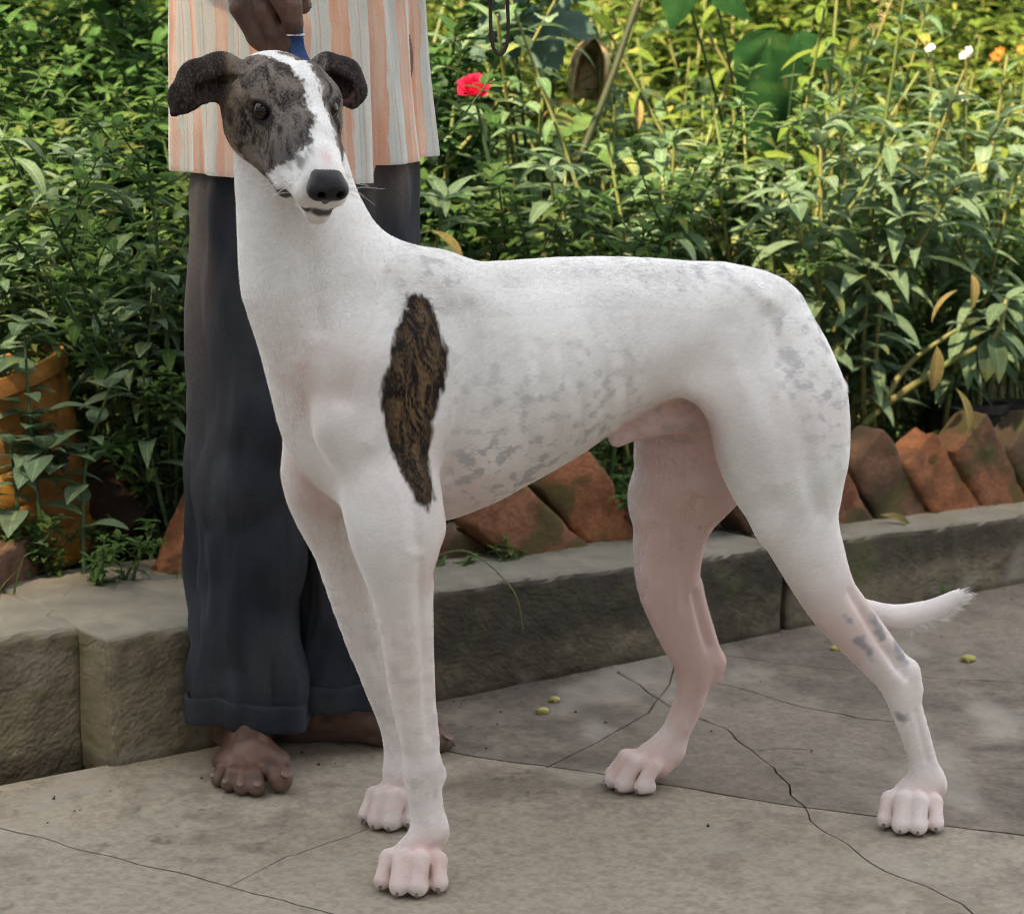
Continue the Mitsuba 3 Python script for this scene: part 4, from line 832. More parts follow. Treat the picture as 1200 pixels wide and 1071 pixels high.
make_variants('herb', 5, lambda s: herb_plant(.55, s, 7, 1.), ('m_stem_dark', 'm_leaf_herb'))
make_variants('herb_dark', 3, lambda s: herb_plant(.6, s, 7, 1., scale=1.3), ('m_stem_dark', 'm_leaf_dark'))
make_variants('herb_sun', 4, lambda s: herb_plant(.75, s, 8, 1.1, scale=1.35, spread=.6), ('m_stem_pale', 'm_leaf_sun'))
make_variants('tall', 5, lambda s: simple_tall(.9, s, LANCE, 30), ('m_stem_pale', 'm_leaf_cool'))
make_variants('tall_sun', 3, lambda s: simple_tall(1.0, s, LANCE, 30, 1.1), ('m_stem_pale', 'm_leaf_sun'))
make_variants('weed', 4, lambda s: herb_plant(.16, s, 5, .8, scale=.75, spread=.9), ('m_stem_dark', 'm_leaf_herb'))
def bed_z(x, y):
    o = (np.array([x, y]) - K0) @ KN
    return .09 + .05 * np.clip((o - .1) / .3, 0, 1)
def rotz(a, s=1., o=(0, 0, 0), tilt=0., taz=0.):
    c, n = math.cos(a), math.sin(a); M = np.eye(4); M[:3, :3] = np.array([[c, -n, 0], [n, c, 0], [0, 0, 1]]) * s
    if tilt:
        ax = np.array([-math.sin(taz), math.cos(taz), 0]); K = np.array([[0, -ax[2], ax[1]], [ax[2], 0, -ax[0]], [-ax[1], ax[0], 0]])
        M[:3, :3] = (np.eye(3) + math.sin(tilt) * K + (1 - math.cos(tilt)) * K @ K) @ M[:3, :3]
    M[:3, 3] = o; return M
def plant(name, kind, n_var, x, y, s, label, cat, grp, seed, tilt=0., taz=0.):
    t = thing(name, label, cat, grp); M = rotz(seed * 2.399, s, (x, y, bed_z(x, y) - .01), tilt, taz); v = '%s_%d' % (kind, seed % n_var)
    for part in GROUPS[v]:
        key = inst(t + '__' + part, 'shape_%s_%s' % (v, part), M)
        if part == 'foliage': tag(key, kind='stuff')
    return t
def scatter(n, x0, x1, y0, y1, seed, mind, omin=.2):
    r = np.random.default_rng(seed); out = []
    for _ in range(n * 40):
        p = np.array([r.uniform(x0, x1), r.uniform(y0, y1)])
        if (p - K0) @ KN < omin or abs(p[0]) > .26 * p[1] + .25: continue
        if all(np.linalg.norm(p - q) > mind for q in out): out.append(p)
        if len(out) >= n: break
    return out
# ---------------------------------------------------------------- planting
CP = math.atan(489.5 / 2700)
def at(u, v, Y):
    """the point at depth Y that photo pixel (u, v) looks at"""
    d = np.array([(u - 600) / 2700, math.cos(CP) - (v - 535.5) / 2700 * math.sin(CP), -math.sin(CP) - (v - 535.5) / 2700 * math.cos(CP)])
    return np.array([0, 0, .92]) + d * (Y / d[1])
def hero(name, tip, label, cat, grp, seed, nl=30, leaves=(0, 1, 2, 3), s=.92, lean=(0, 0), stem='m_stem_pale', r0=.0065, low=.35, el=(-.15, .65), whorl=9, shape='lance_%d', side=1):
    """one plant whose leaves are entries of their own; tip: where its top is"""
    r = np.random.default_rng(seed); t = thing(name, label, cat, grp); tip = np.asarray(tip, float)
    b = np.array([tip[0] - lean[0], tip[1] - lean[1], 0]); b[1] += max(0, .26 - (b[:2] - K0) @ KN) / KN[1]; b[2] = bed_z(*b[:2]) - .02
    mid = (b + tip) / 2 + np.r_[r.normal(0, .025, 2), .04]
    P = curve([b, mid, tip], 12); stems = [tube3(P, np.linspace(r0, r0 * .42, len(P)), 7)]
    spots = [(P, low + (1 - low) * q / nl, q) for q in range(nl)]
    for k in range(side):
        i = int(r.integers(8, 18)); a = r.uniform(0, 6.28); L = (tip[2] - b[2]) * r.uniform(.25, .42); dd = rdir(.9, a)
        Q = curve([P[i], P[i] + dd * L * .5, P[i] + dd * L + [0, 0, L * .15]], 8); stems.append(tube3(Q, np.linspace(r0 * .6, r0 * .35, len(Q)), 6)); spots += [(Q, .35 + .65 * q / 12, q) for q in range(12)]
        spots += [(Q, 1., q) for q in range(5)]
    spots += [(P, 1., q) for q in range(whorl)]
    v, f, u = join(stems); scene[t + '__stem'] = mikit.ply(TM(v, f), stem, smooth=True)
    for Q, tt, q in spots:
        x = tt * (len(Q) - 1); i = min(int(x), len(Q) - 2); pt = Q[i] + (Q[i + 1] - Q[i]) * (x - i)
        d = rdir(r.uniform(*el) + (.25 if tt > .92 else 0), q * 2.4 + r.uniform(-.5, .5)); g = shape % leaves[int(r.integers(0, len(leaves)))] if '%' in shape else shape
        inst(t + '__leaf', 'shape_%s_leaf' % g, matrix_of(pt, d, UPZ, s * r.uniform(.6, 1.2) * (.75 if tt >= 1 else 1)))
    return t
HP = [((962, 150), 3.95, 'tall grey green plant rising just behind the hound\'s rump', (.02, .03)), ((1018, 315), 3.95, 'leafy plant with pale grey leaves fanning out right above the rump', (-.03, .05)), ((1158, 345), 4.05, 'plant with big drooping pale leaves near the right border above the bricks', (.05, .04)),
      ((1105, 120), 4.25, 'tall plant with narrow leaves standing right of the tan trunk', (.03, 0)), ((1195, 190), 4.05, 'narrow leaved plant cut by the right border', (.02, .02)), ((775, 175), 4.0, 'spindly plant with a long bent leaf above the middle of the back', (.03, .0)),
      ((662, 225), 3.85, 'low pale plant right of the rose above the withers', (-.03, .03)), ((842, 215), 4.1, 'thin pale plant above the loins', (-.05, .02)), ((905, 255), 4.0, 'grey leaved plant leaning toward the croup', (-.04, .03)), ((520, 235), 3.65, 'plant with yellowing broad leaves squeezed beside the trousers', (.02, .02)),
      ((540, 60), 4.1, 'tall grey green plant between the shirt and the leash loop', (.02, .0)), ((720, 110), 4.3, 'tall pale plant behind the dark diagonal cane', (-.03, .0)), ((1060, 215), 4.0, 'pale leaved plant below the white flowers', (.03, .0))]
for k, ((u, v), Y, lab, lean) in enumerate(HP): hero('flowering_plant', at(u, v, Y), lab, 'plant', 'tall narrow leaved plants behind the dog', 50 + k, lean=lean, side=2)
HL = [((95, 165), 3.55, 'tall herb with pale pointed leaves in the upper left', (.02, 0)), ((40, 300), 3.40, 'leafy herb at the left border halfway up', (-.02, .02)), ((150, 235), 3.45, 'herb with long pale leaves left of the shirt hem', (.03, .02)), ((185, 330), 3.35, 'herb touching the left trouser leg', (-.03, .02))]
for k, ((u, v), Y, lab, lean) in enumerate(HL): hero('leafy_herb', at(u, v, Y), lab, 'plant', 'herbs with pointed leaves left of the person', 80 + k, nl=24, s=.78, lean=lean, stem='m_stem_dark', r0=.0045, side=3)
for k, ((u, v), Y, lab, lean) in enumerate([((28, 380), 3.25, 'sapling with rounded pale leaves at the left border over the orange pot', (-.03, .03)), ((128, 455), 3.22, 'low sprig with soft rounded leaves in front of the orange pot', (.04, .03)), ((12, 520), 3.2, 'broad rounded leaf plant at the far left edge beside the pot', (-.02, .03))]):
    hero('round_leaved_herb', at(u, v, Y), lab, 'plant', 'round leaved herbs by the orange pot', 95 + k, nl=9, s=.8, lean=lean, stem='m_stem_dark', r0=.004, side=1, whorl=4, shape='ovate_0', low=.3)
# bushy herbs on the left, taller mixed growth on the right, sunlit growth farther back, weeds along the bricks
k = 0
for p in scatter(27, -1.15, -.30, 3.28, 4.7, 3, .14): plant('bushy_herb', 'herb', 5, p[0], p[1], 1.05 + .30 * R_.random(), 'bushy green herb with small leaves in the thicket left of the person', 'plant', 'bushy herbs left of the person', k); k += 1
for p in [(-.70, 3.42), (-.50, 3.38)]: plant('bushy_herb', 'herb', 5, p[0], p[1], .62 + .2 * R_.random(), 'low bushy herb hiding the rim of the orange pot', 'plant', 'low herbs around the orange pot', k); k += 1
for p in scatter(16, -1.25, -.15, 4.0, 5.3, 13, .2): plant('dark_herb', 'herb_dark', 3, p[0], p[1], 1.35 + .3 * R_.random(), 'dark green bushy herb deep in the left thicket', 'plant', 'dark herbs deep in the left thicket', k); k += 1
for p in scatter(32, -.12, 1.45, 3.75, 5.4, 4, .16, .30): plant('narrow_leaved_plant', 'tall', 5, p[0], p[1], .72 + .30 * R_.random(), 'grey green narrow leaved plant in the thicket behind the dog', 'plant', 'narrow leaved plants in the thicket behind the dog', k, (.05 + .25 * R_.random()), 6.28 * R_.random()); k += 1
for p in scatter(26, -.2, 1.4, 3.55, 5.0, 14, .18, .22): plant('low_herb', 'herb', 5, p[0], p[1], .62 + .65 * R_.random(), 'low green herb filling in under the tall plants behind the dog', 'plant', 'low herbs under the tall plants', k); k += 1
for p in scatter(34, -1.6, 2.0, 5.3, 7.6, 5, .26): plant('sunny_shrub', 'herb_sun', 4, p[0], p[1], 1.15 + .35 * R_.random(), 'yellow green shrub standing in the sun behind the thicket', 'shrub', 'sunlit shrubs behind the thicket', k); k += 1
for p in scatter(14, -1.4, 1.8, 5.0, 7.0, 15, .3): plant('sunny_tall_plant', 'tall_sun', 3, p[0], p[1], 1.0 + .25 * R_.random(), 'tall yellow green plant standing in the sun behind the thicket', 'plant', 'sunlit tall plants behind the thicket', k); k += 1
for p in scatter(40, -2.6, 3.2, 9.4, 12.6, 6, .40): plant('hedge_or_blocker_shrub', 'herb_dark', 3, p[0], p[1], 3.0 + 1.2 * R_.random(), 'tall dark shrub of the hedge closing off the garden', 'shrub', 'dark shrubs of the hedge at the back', k); k += 1
for q in range(22):  # unseen shrubs added behind the viewer to block skylight from the front
    a = -math.pi / 2 + (q - 10.5) * .17; p = np.array([.2 + 4.6 * math.cos(a) * 1.25, 1.4 + 4.6 * math.sin(a)])
    t_ = thing('hedge_or_blocker_shrub', 'unseen tall dark shrub added behind the viewer to block sky light', 'shrub', 'unseen shrubs added behind the viewer to block light')
    for part in ('stem', 'foliage'): inst(t_ + '__' + part, 'shape_herb_dark_%d_%s' % (q % 3, part), rotz(q * 1.7, 5.2 + (q % 4) * .5, (p[0], p[1], -.05)))
for q in range(70):
    s = R_.uniform(-.1, 2.1); o = R_.uniform(.10, .40) + (.15 if s < .5 else 0); p = kerb_pt(s, o, 0)
    plant('weed', 'weed', 4, p[0], p[1], .45 + .55 * R_.random(), 'small weed growing between the bricks and the plants', 'weed', 'weeds along the edging bricks', k); k += 1
for p in scatter(12, -.05, 1.4, 4.1, 5.2, 24, .22, .34): plant('yellow_green_plant', 'tall_sun', 3, p[0], p[1], .78 + .2 * R_.random(), 'loose yellow green plant leaning among the grey green ones behind the dog', 'plant', 'yellow green plants among the narrow leaved ones', k, .15 + .2 * R_.random(), 6.28 * R_.random()); k += 1
# grass and litter of the bed
gb = []
for q in range(900):
    s = R_.uniform(-.3, 2.3); o = R_.uniform(.13, .8); p = kerb_pt(s, o, 0); p[2] = bed_z(p[0], p[1]) - .01
    gb.append(place(leaf_mesh(R_.uniform(.05, .16), .0022, R_.uniform(.4, 1.6), .3, n=5, m=1, shape=.6), p, rdir(R_.uniform(.7, 1.4), R_.uniform(0, 6.28)), UPZ))
v, f, u = join(gb); scene['grass'] = mikit.ply(TM(v, f), 'm_leaf_herb', smooth=True, uv=u); labels['grass'] = {'label': 'thin grass growing through the soil of the flower bed', 'category': 'grass', 'kind': 'stuff'}
gb = []
for q in range(500):
    s = R_.uniform(-.3, 2.3); o = R_.uniform(.15, 1.2); p = kerb_pt(s, o, 0); p[2] = bed_z(p[0], p[1]) + .012
    gb.append(place(leaf_mesh(R_.uniform(.03, .08), R_.uniform(.006, .014), R_.uniform(-.5, 1.), .4, n=5, m=1), p, rdir(R_.uniform(-.2, .3), R_.uniform(0, 6.28)), UPZ))
v, f, u = join(gb); scene['leaf_litter'] = mikit.ply(TM(v, f), 'm_leaf_dry', smooth=True, uv=u); labels['leaf_litter'] = {'label': 'dry fallen leaves lying on the soil of the bed', 'category': 'fallen leaves', 'kind': 'stuff'}
# ---------------------------------------------------------------- pots, single flowers and big leaves in the bed
def lathe(prof, n=48, wob_=.0, seed=0):
    p = np.asarray(prof, float); th = np.arange(n) / n * 2 * np.pi
    V = np.stack([p[:, None, 0] * np.cos(th), p[:, None, 0] * np.sin(th), np.broadcast_to(p[:, None, 1], (len(p), n))], -1)
    if wob_: V = V + (meshkit.fbm(V * 14 + seed, 3, seed)[..., None] - .5) * wob_
    m = ring_mesh(V); k = len(m.vertices)
    return TM(np.vstack([m.vertices, [[0, 0, p[0, 1]]]]), np.vstack([m.faces, np.stack([np.full(n, k), (np.arange(n) + 1) % n, np.arange(n)], 1)]))
def posed(m, o, tilt=0, taz=0, s=1.):
    M = rotz(0, s, o, tilt, taz); v = np.asarray(m.vertices) @ M[:3, :3].T + M[:3, 3]; return TM(v, m.faces)
def clay(tone, dark):
    def f(p, n, uv):
        k = mix(tone, dark, smoothstep(.35, .7, fbm(p.x * 14, p.y * 14, p.z * 14, 4)))
        return mix(k, (.035, .035, .018), smoothstep(.55, .72, fbm(p.x * 22 + 3, p.y * 22, p.z * 9, 3)) * .6) * (.85 + .3 * noise(p.x * 240, p.y * 240, p.z * 240))
    return f
scene['m_pot_orange'] = prin(clay((.42, .20, .035), (.27, .12, .03)), .7, .3, lambda p, n, uv: .001 * fbm(p.x * 90, p.y * 90, p.z * 90, 3))
scene['m_pot_black'] = prin(clay((.022, .022, .024), (.04, .035, .03)), .5, .4)
scene['m_pot_dark'] = prin(clay((.045, .026, .018), (.025, .018, .014)), .85, .2, lambda p, n, uv: .002 * fbm(p.x * 70, p.y * 70, p.z * 70, 3))
H_ = .27; prof = [(.080, 0)]
for q in range(61):
    t = q / 60; r = .084 + .036 * t; prof.append((r + .0045 * abs(math.sin(t * math.pi * 5)) ** .6, .004 + t * H_))
prof += [(.131, H_ + .004), (.134, H_ + .018), (.131, H_ + .030), (.121, H_ + .030), (.116, H_ + .01), (.108, H_ - .03), (.02, H_ - .035)]
t_ = thing('flower_pot', 'large orange ribbed clay pot half hidden by leaves at the left border', 'flower pot')
o = at(66, 560, 3.36); add(t_ + '__wall', posed(lathe(prof, 64, .003, 3), o - [.02, 0, .13], .30, 3.35), 'm_pot_orange', 35)
add(t_ + '__soil', posed(lathe([(.001, H_ - .028), (.06, H_ - .026), (.108, H_ - .03), (.108, H_ - .034)][::-1], 24), o - [.02, 0, .13], .30, 3.35), 'm_soil', False)
t_ = thing('broken_pot', 'dark broken clay pot lying on its side beside the orange pot', 'broken pot')
prof = [(.045, 0), (.05, .005), (.062, .06), (.072, .11), (.078, .112), (.078, .13), (.070, .13), (.066, .11), (.055, .06), (.04, .0085), (.001, .016)]
add(t_, posed(lathe(prof, 40, .01, 5), at(168, 622, 3.36) + [0, 0, .0], 1.05, 2.6, .85), 'm_pot_dark', 40)
bp = [(.060, 0), (.063, .003), (.078, .13), (.084, .132), (.085, .150), (.080, .150), (.074, .13), (.062, .11), (.01, .11)]
for (u, v, Y, lab) in [(1128, 505, 4.22, 'black plastic nursery pot behind the brightest brick on the right'), (1196, 520, 4.25, 'black plastic nursery pot at the right border behind the bricks')]:
    t_ = thing('nursery_pot', lab, 'flower pot', 'black nursery pots behind the bricks'); o = at(u, v, Y); o[2] = bed_z(o[0], o[1]) - .01
    add(t_ + '__wall', posed(lathe(bp, 40), o, .08, 1.), 'm_pot_black', 40)
    st, lv = herb_plant(.34, 900 + int(u), 5, .8); add(t_ + '__stems', TM(*[a for a in (st[0] + o + [0, 0, .1], st[1])]), 'm_stem_dark'); add(t_ + '__foliage', TM(lv[0] + o + [0, 0, .1], lv[1]), 'm_leaf_herb', uv=lv[2], kind='stuff')

# the red rose
scene['m_rose'] = {'type': 'principledthin', 'base_color': proc(lambda p, n, uv: mix((.60, .012, .065), (.80, .06, .15), noise(p.x * 300, p.y * 300, p.z * 300))), 'roughness': .5, 'diff_trans': .5, 'eta': 1.4}
t_ = thing('rose', 'single red rose on a dark green stem right of the shirt', 'flower')
c = at(557, 108, 3.72); pet = []
for q in range(34):
    a = q * 2.4; e = 1.5 - .95 * (q / 34) ** .8; L = .024 + .014 * (q / 34)
    v_, f_, u_ = leaf_mesh(L, L * .62, -1.1 + 1.2 * q / 34, .5, n=5, m=2, shape=1.5, wave=.12); tq = lambda w: np.array([w[0], w[1] * .80 - w[2] * .60, w[1] * .60 + w[2] * .80]); pet.append(place((v_, f_, u_), c + tq(rdir(e, a) * .003 - [0, 0, .010]), tq(rdir(e, a)), tq(UPZ + .01)))
v, f, u = join(pet); add(t_ + '__bloom', TM(v, f), 'm_rose', uv=u)
P = curve([c - [0, 0, .008], c + [.012, .02, -.07], c + [.028, .03, -.17], c + [.03, .05, -.42], [c[0] + .03, c[1] + .06, bed_z(c[0], c[1])]], 10)
add(t_ + '__stem', tube(P, np.linspace(.0025, .0055, len(P)), 7), 'm_stem_dark')
add(t_ + '__sepals', TM(*join([place(leaf_mesh(.014, .0035, 1.5, .3, n=4, m=1), c - [0, 0, .010], rdir(-.2, a), UPZ) for a in np.arange(5) * 1.256])[:2]), 'm_leaf_dark', kind='stuff')
for q, (i, a) in enumerate([(8, .3), (8, 3.3), (16, 1.9), (16, 5.0), (22, .2), (22, 3.6), (28, 2.4), (28, 5.6), (33, 1), (33, 4)]):
    inst(t_ + '__leaf', 'shape_ovate_1_leaf', matrix_of(P[i], rdir(.25, a), UPZ, .75))

# big leaves: lobed blue green ones, broad dark green ones
def lobed(R0, lobes=7, seed=0):
    th = np.linspace(-2.5, 2.5, 141); r = .42 + .58 * np.abs(np.cos(th * lobes / 5.0 * math.pi / 2 * .63 * 1.59)) ** .8
    r *= (1 - .20 * np.abs(th) / 2.5) * (1 + .05 * np.sin(th * 41)); pl = sg.Polygon(np.vstack([[[-.05, 0]], np.stack([r * np.cos(th), r * np.sin(th)], 1)]) * R0).buffer(0)
    return flat_leaf(pl, R0)
def flat_leaf(pl, R0, n=26):
    pl = max(getattr(pl, 'geoms', [pl]), key=lambda g: g.area)
    m = trimesh.creation.extrude_polygon(pl, .0012, engine='earcut').subdivide_to_size(R0 * .12); v = np.array(m.vertices); r = np.hypot(v[:, 0], v[:, 1]) / R0; a = np.arctan2(v[:, 1], v[:, 0])
    v[:, 2] += -.30 * R0 * r**2 + .05 * R0 * np.cos(a * 7) * r + .03 * R0 * (meshkit.noise(np.c_[v[:, :2] * 5 / R0, v[:, 2] * 0], 3) - .5)
    uv = np.stack([r, np.minimum(np.abs(np.sin(a * 3.5)) * r, 1)], 1); return v, np.array(m.faces), uv
def heart(R0):
    t = np.linspace(0, 2 * np.pi, 80, endpoint=False); x = 1 - np.cos(t) * 1.0; w = np.sin(t) * (1.25 - .55 * (x - .3)) * .42
    return flat_leaf(sg.Polygon(np.stack([(x - .15) * .62, w], 1) * R0).buffer(0), R0)
def big_plant(name, lab, cat, grp, base, lv, shape, mat, stem, r0=.006):
    t = thing(name, lab, cat, grp); st = []; b = np.array([base[0], base[1], bed_z(*base[:2])])
    for (o, d, up, s) in lv:
        o = np.asarray(o); mid = (b + o) / 2 + [0, 0, .12]; st.append(tube3(curve([b, mid, o], 8), np.linspace(r0, r0 * .4, 17), 6))
        v, f, u = place(shape, o, d, up, s); add(t + '__leaf', TM(v, f), mat, 50)
    v, f, u = join(st); add(t + '__stem', TM(v, f), stem)
big_plant('lobed_plant', 'blue green plant with large lobed leaves beside the leash loop', 'plant', None, (.06, 4.45), [(at(640, 22, 4.15), (.02, -.55, -.80), (0, -.85, .5), .098), (at(598, -2, 4.2), (-.5, -.5, -.55), (0, -.8, .6), .080), (at(585, 40, 4.2), (-.6, -.4, -.4), (0, -.7, .7), .065), (at(655, -30, 4.3), (.7, -.4, .1), (0, -.8, .6), .09)], lobed(1., 7), 'm_leaf_blue', 'm_stem_dark')
big_plant('broad_leaved_plant', 'plant with a large broad dark green leaf hanging above the croup', 'plant', None, (.52, 4.6), [(at(902, 45, 4.6), (.10, -.35, -.92), (.45, -.85, .3), .20), (at(800, -22, 4.2), (-.2, -.6, -.6), (0, -.7, .7), .085), (at(838, -10, 4.2), (.7, -.5, -.4), (0, -.7, .7), .07), (at(935, 42, 4.35), (.6, -.5, -.5), (0, -.7, .7), .075)], heart(1.), 'm_leaf_deep', 'm_stem_dark')
big_plant('broad_leaved_plant', 'low broad green leaf right of the rose below the dry curl', 'plant', None, (.12, 4.3), [(at(668, 140, 4.1), (-.6, -.5, -.3), (0, -.8, .6), .065), (at(668, 145, 4.1), (.5, -.5, .2), (0, -.8, .6), .05), (at(700, 165, 4.05), (.3, -.7, -.4), (0, -.8, .6), .05)], heart(1.), 'm_leaf_herb', 'm_stem_dark', .004)
scene['m_cane'] = prin(stemcol((.022, .034, .014), (.045, .050, .022)), .6, .3)
t_ = thing('cane', 'dark slanting cane crossing the thicket above the withers', 'cane')
c0, c1 = at(672, 205, 4.0), at(752, -10, 4.05); dv_ = c1 - c0
add(t_, tube(curve([c0 - dv_ * 2.6 * np.array([.55, .2, 0]) + [0, 0, bed_z(c0[0], c0[1] + .1) - c0[2]], c0 - dv_ * .3, c0, (c0 + c1) / 2 + [.004, 0, 0], c1, c1 + dv_ * .8], 8), np.linspace(.008, .005, 41), 8), 'm_cane')
# curled dry leaf sheath, hollow towards the pavement
scene['m_dry'] = prin(lambda p, n, uv: mix((.40, .32, .17), (.17, .10, .045), smoothstep(.35, .65, fbm(p.x * 60, p.y * 60, p.z * 25, 3))), .7, .3, lambda p, n, uv: .0008 * noise(p.x * 420, p.y * 420, p.z * 60))
t_ = thing('curled_dry_leaf', 'pale edged dry leaf curled into a dark hollow above the withers', 'dry leaf')
c = at(690, 88, 4.25); V = []
for z, r, op in [(-.045, .026, 1.1), (-.02, .030, .95), (.005, .033, .85), (.030, .031, .75), (.050, .024, .6), (.062, .012, .4), (.066, .003, .3)]:
    th = np.linspace(-math.pi / 2 + op, 1.5 * math.pi - op, 22); V.append(np.stack([np.cos(th) * r, np.sin(th) * r * 1.5, np.full(22, z)], 1))
V = np.array(V); out = V.copy(); out[..., :2] *= 1.16; loop = np.concatenate([V, out[:, ::-1]], 1); m = ring_mesh(loop)
add(t_, posed(TM(m.vertices, m.faces), c, .15, 0., 1.), 'm_dry', 50)
for q, (u, v, Y, d) in enumerate([(735, 108, 4.2, (.6, -.5, -.6)), (640, 95, 4.2, (-.5, -.3, -.7)), (678, 125, 4.15, (-.7, -.4, .3))]):
    t_ = thing('dry_leaf', ['dry curled leaf hanging right of the hollow sheath', 'dry brown leaf hanging left of the hollow sheath', 'yellow dry leaf below the hollow sheath'][q], 'dry leaf')
    v, f, u_ = place(leaf_mesh(.08, .012, 1.2, .6, twist=1.), at(u, v, Y), d, UPZ); add(t_, TM(v, f), 'm_leaf_dry', uv=u_)
# small white and orange flowers held over the right of the thicket
scene['m_petal_white'] = {'type': 'principledthin', 'base_color': {'type': 'rgb', 'value': [.74, .70, .72]}, 'roughness': .5, 'diff_trans': .7, 'eta': 1.4}
scene['m_petal_orange'] = {'type': 'principledthin', 'base_color': {'type': 'rgb', 'value': [.70, .22, .05]}, 'roughness': .5, 'diff_trans': .7, 'eta': 1.4}
for (u, v, Y, mat, lab, n, sz) in [(1090, 56, 4.4, 'm_petal_white', 'small white blossom high on the right, left one of two', 3, .008), (1132, 62, 4.4, 'm_petal_white', 'small white blossom high on the right, right one of two', 4, .0085), (1170, 206, 4.2, 'm_petal_white', 'pinkish white blossom at the right border, lowest of the white ones', 3, .008),
                                   (1130, 116, 4.3, 'm_petal_white', 'tiny white blossom between the other white ones', 2, .006), (1172, 64, 5.0, 'm_petal_orange', 'orange flower in the upper right corner', 4, .010), (1200, 58, 5.0, 'm_petal_orange', 'orange flower cut by the right border near the top', 5, .012)]:
    t_ = thing('small_flower', lab, 'flower'); c = at(u, v, Y); pt = []; r = np.random.default_rng(int(u))
    for k in range(n):
        oo = c + r.normal(0, sz * .55, 3); ax = rdir(r.uniform(-.2, .9), -1.57 + r.uniform(-.8, .8)); e1 = unit(np.cross(ax, UPZ)); e2 = np.cross(ax, e1)
        for q in range(5): a = q * 1.257 + k; pt.append(place(leaf_mesh(sz, sz * .42, .5, .2, n=4, m=1, shape=1.3), oo, e1 * math.cos(a) + e2 * math.sin(a) + ax * .35, ax))
    vv, f, u_ = join(pt); add(t_ + '__petals', TM(vv, f), mat)
    add(t_ + '__stem', tube(curve([c, c + [.01, .03, -.15], [c[0] + .02, c[1] + .08, bed_z(c[0], c[1])]], 8), .0022, 6), 'm_stem_pale')
# thick pale stem lying aslant behind the bricks with big drooping leaves
t_ = thing('slanting_plant', 'thick pale stem leaning right behind the bricks with big drooping pale leaves', 'plant')
P = curve([at(1000, 520, 3.98), at(1020, 490, 3.98), at(1065, 455, 3.97), at(1120, 420, 3.96), at(1165, 395, 3.95), at(1180, 350, 3.97)], 6); add(t_ + '__stem', tube(P, np.linspace(.0080, .0042, len(P)), 8), 'm_stem_pale')
P2 = curve([at(1030, 482, 3.98), at(1062, 430, 4.0), at(1108, 395, 4.0), at(1135, 380, 4.0)], 6); add(t_ + '__stem', tube(P2, np.linspace(.0060, .0032, len(P2)), 8), 'm_stem_pale')
for (u, v, d, s) in [(1160, 392, (.35, -.45, -.8), 1.05), (1170, 388, (.75, -.35, -.45), 1.1), (1158, 395, (.05, -.3, -.95), .95), (1165, 385, (-.6, -.5, .1), .8), (1175, 352, (.5, -.5, .2), .8), (1176, 356, (-.5, -.6, -.2), .75), (1135, 382, (.2, -.6, .5), .7), (1180, 352, (.6, .2, .5), .8), (1134, 383, (-.5, -.3, .3), .6)]:
    inst(t_ + '__leaf', 'shape_ovate_0_leaf', matrix_of(at(u, v, 3.95), d, UPZ, s))
# single yellowed leaves among the green
for (u, v, Y, d, lab, s) in [(1122, 340, 3.9, (-.75, -.4, -.35), 'pale yellow leaf hanging alone right of the rump', .9), (1098, 405, 3.88, (.05, -.2, -1), 'dry yellow stalk leaf hanging straight down over the bricks', 1.0), (1120, 455, 3.86, (.55, -.3, -.75), 'pale strap leaf drooping onto the brightest brick', 1.0), (1138, 318, 3.95, (.25, -.3, -.85), 'brownish withered leaf hanging at the right', .8), (505, 270, 3.6, (.75, -.4, -.25), 'yellow green leaf right of the trousers', .9)]:
    t_ = thing('yellow_leaf', lab, 'leaf'); v_, f, u_ = place(leaf_mesh(.085, .014, .8, .35, twist=.5), at(u, v, Y), d, UPZ, s); add(t_, TM(v_, f), 'm_leaf_dry', uv=u_)
# things lying on kerb and pavement
t_ = thing('fallen_leaf', 'curled dry leaf lying on the kerb right of the near hind leg', 'dry leaf'); v_, f, u_ = place(leaf_mesh(.062, .009, .5, .7, twist=1.4), kerb_pt(1.455, .016, khl(1.45) + .014), np.r_[KD * .7 - KN * .35, -.12], UPZ); add(t_, TM(v_, f), 'm_leaf_dry', uv=u_)
t_ = thing('fallen_leaf', 'reddish flat dry scrap on the kerb below the first right brick', 'dry leaf'); v_, f, u_ = place(leaf_mesh(.05, .008, .1, .2), kerb_pt(1.33, .022, khl(1.33) + .006), np.r_[KD, 0], UPZ); add(t_, TM(v_, f), 'm_leaf_dry', uv=u_)
t_ = thing('grass_blade', 'long grass blade hanging over the kerb between fore and hind legs', 'grass blade'); P = curve([kerb_pt(.60, .10, khl(.6) + .01), kerb_pt(.625, .02, khl(.6) + .035), kerb_pt(.65, -.055, khl(.6) - .01), kerb_pt(.665, -.062, .085)], 8); add(t_, tube(P, np.linspace(.0018, .0007, len(P)), 5), 'm_stem_pale')
t_ = thing('kerb_tuft', 'little green tuft growing at the foot of the kerb behind the tail', 'weed'); gb = [place(leaf_mesh(.045 * R_.uniform(.6, 1.3), .0028, .7, .3, n=5, m=1, shape=.6), kerb_pt(1.545, -.055, 0), rdir(R_.uniform(.8, 1.4), R_.uniform(3.4, 6.0)), UPZ) for q in range(16)]; v_, f, u_ = join(gb); add(t_, TM(v_, f), 'm_leaf_herb', uv=u_)
gr = []
for q in range(80):
    a, o = R_.uniform(-.2, 2.3), -.045 - abs(R_.normal(0, .25)) ** 1.3; p = kerb_pt(a, o, 0); s = R_.uniform(.0006, .0019)
    if p[1] < 2.2: continue
    m = trimesh.creation.icosphere(1, 1.); gr.append(TM(m.vertices * s * R_.uniform(.6, 1.5, 3) + [p[0], p[1], s * .3], m.faces))
add('grit', cat_(gr), 'm_soil', True, 'dark grit and crumbs of soil scattered on the pavement along the kerb', 'grit', None, 'stuff')
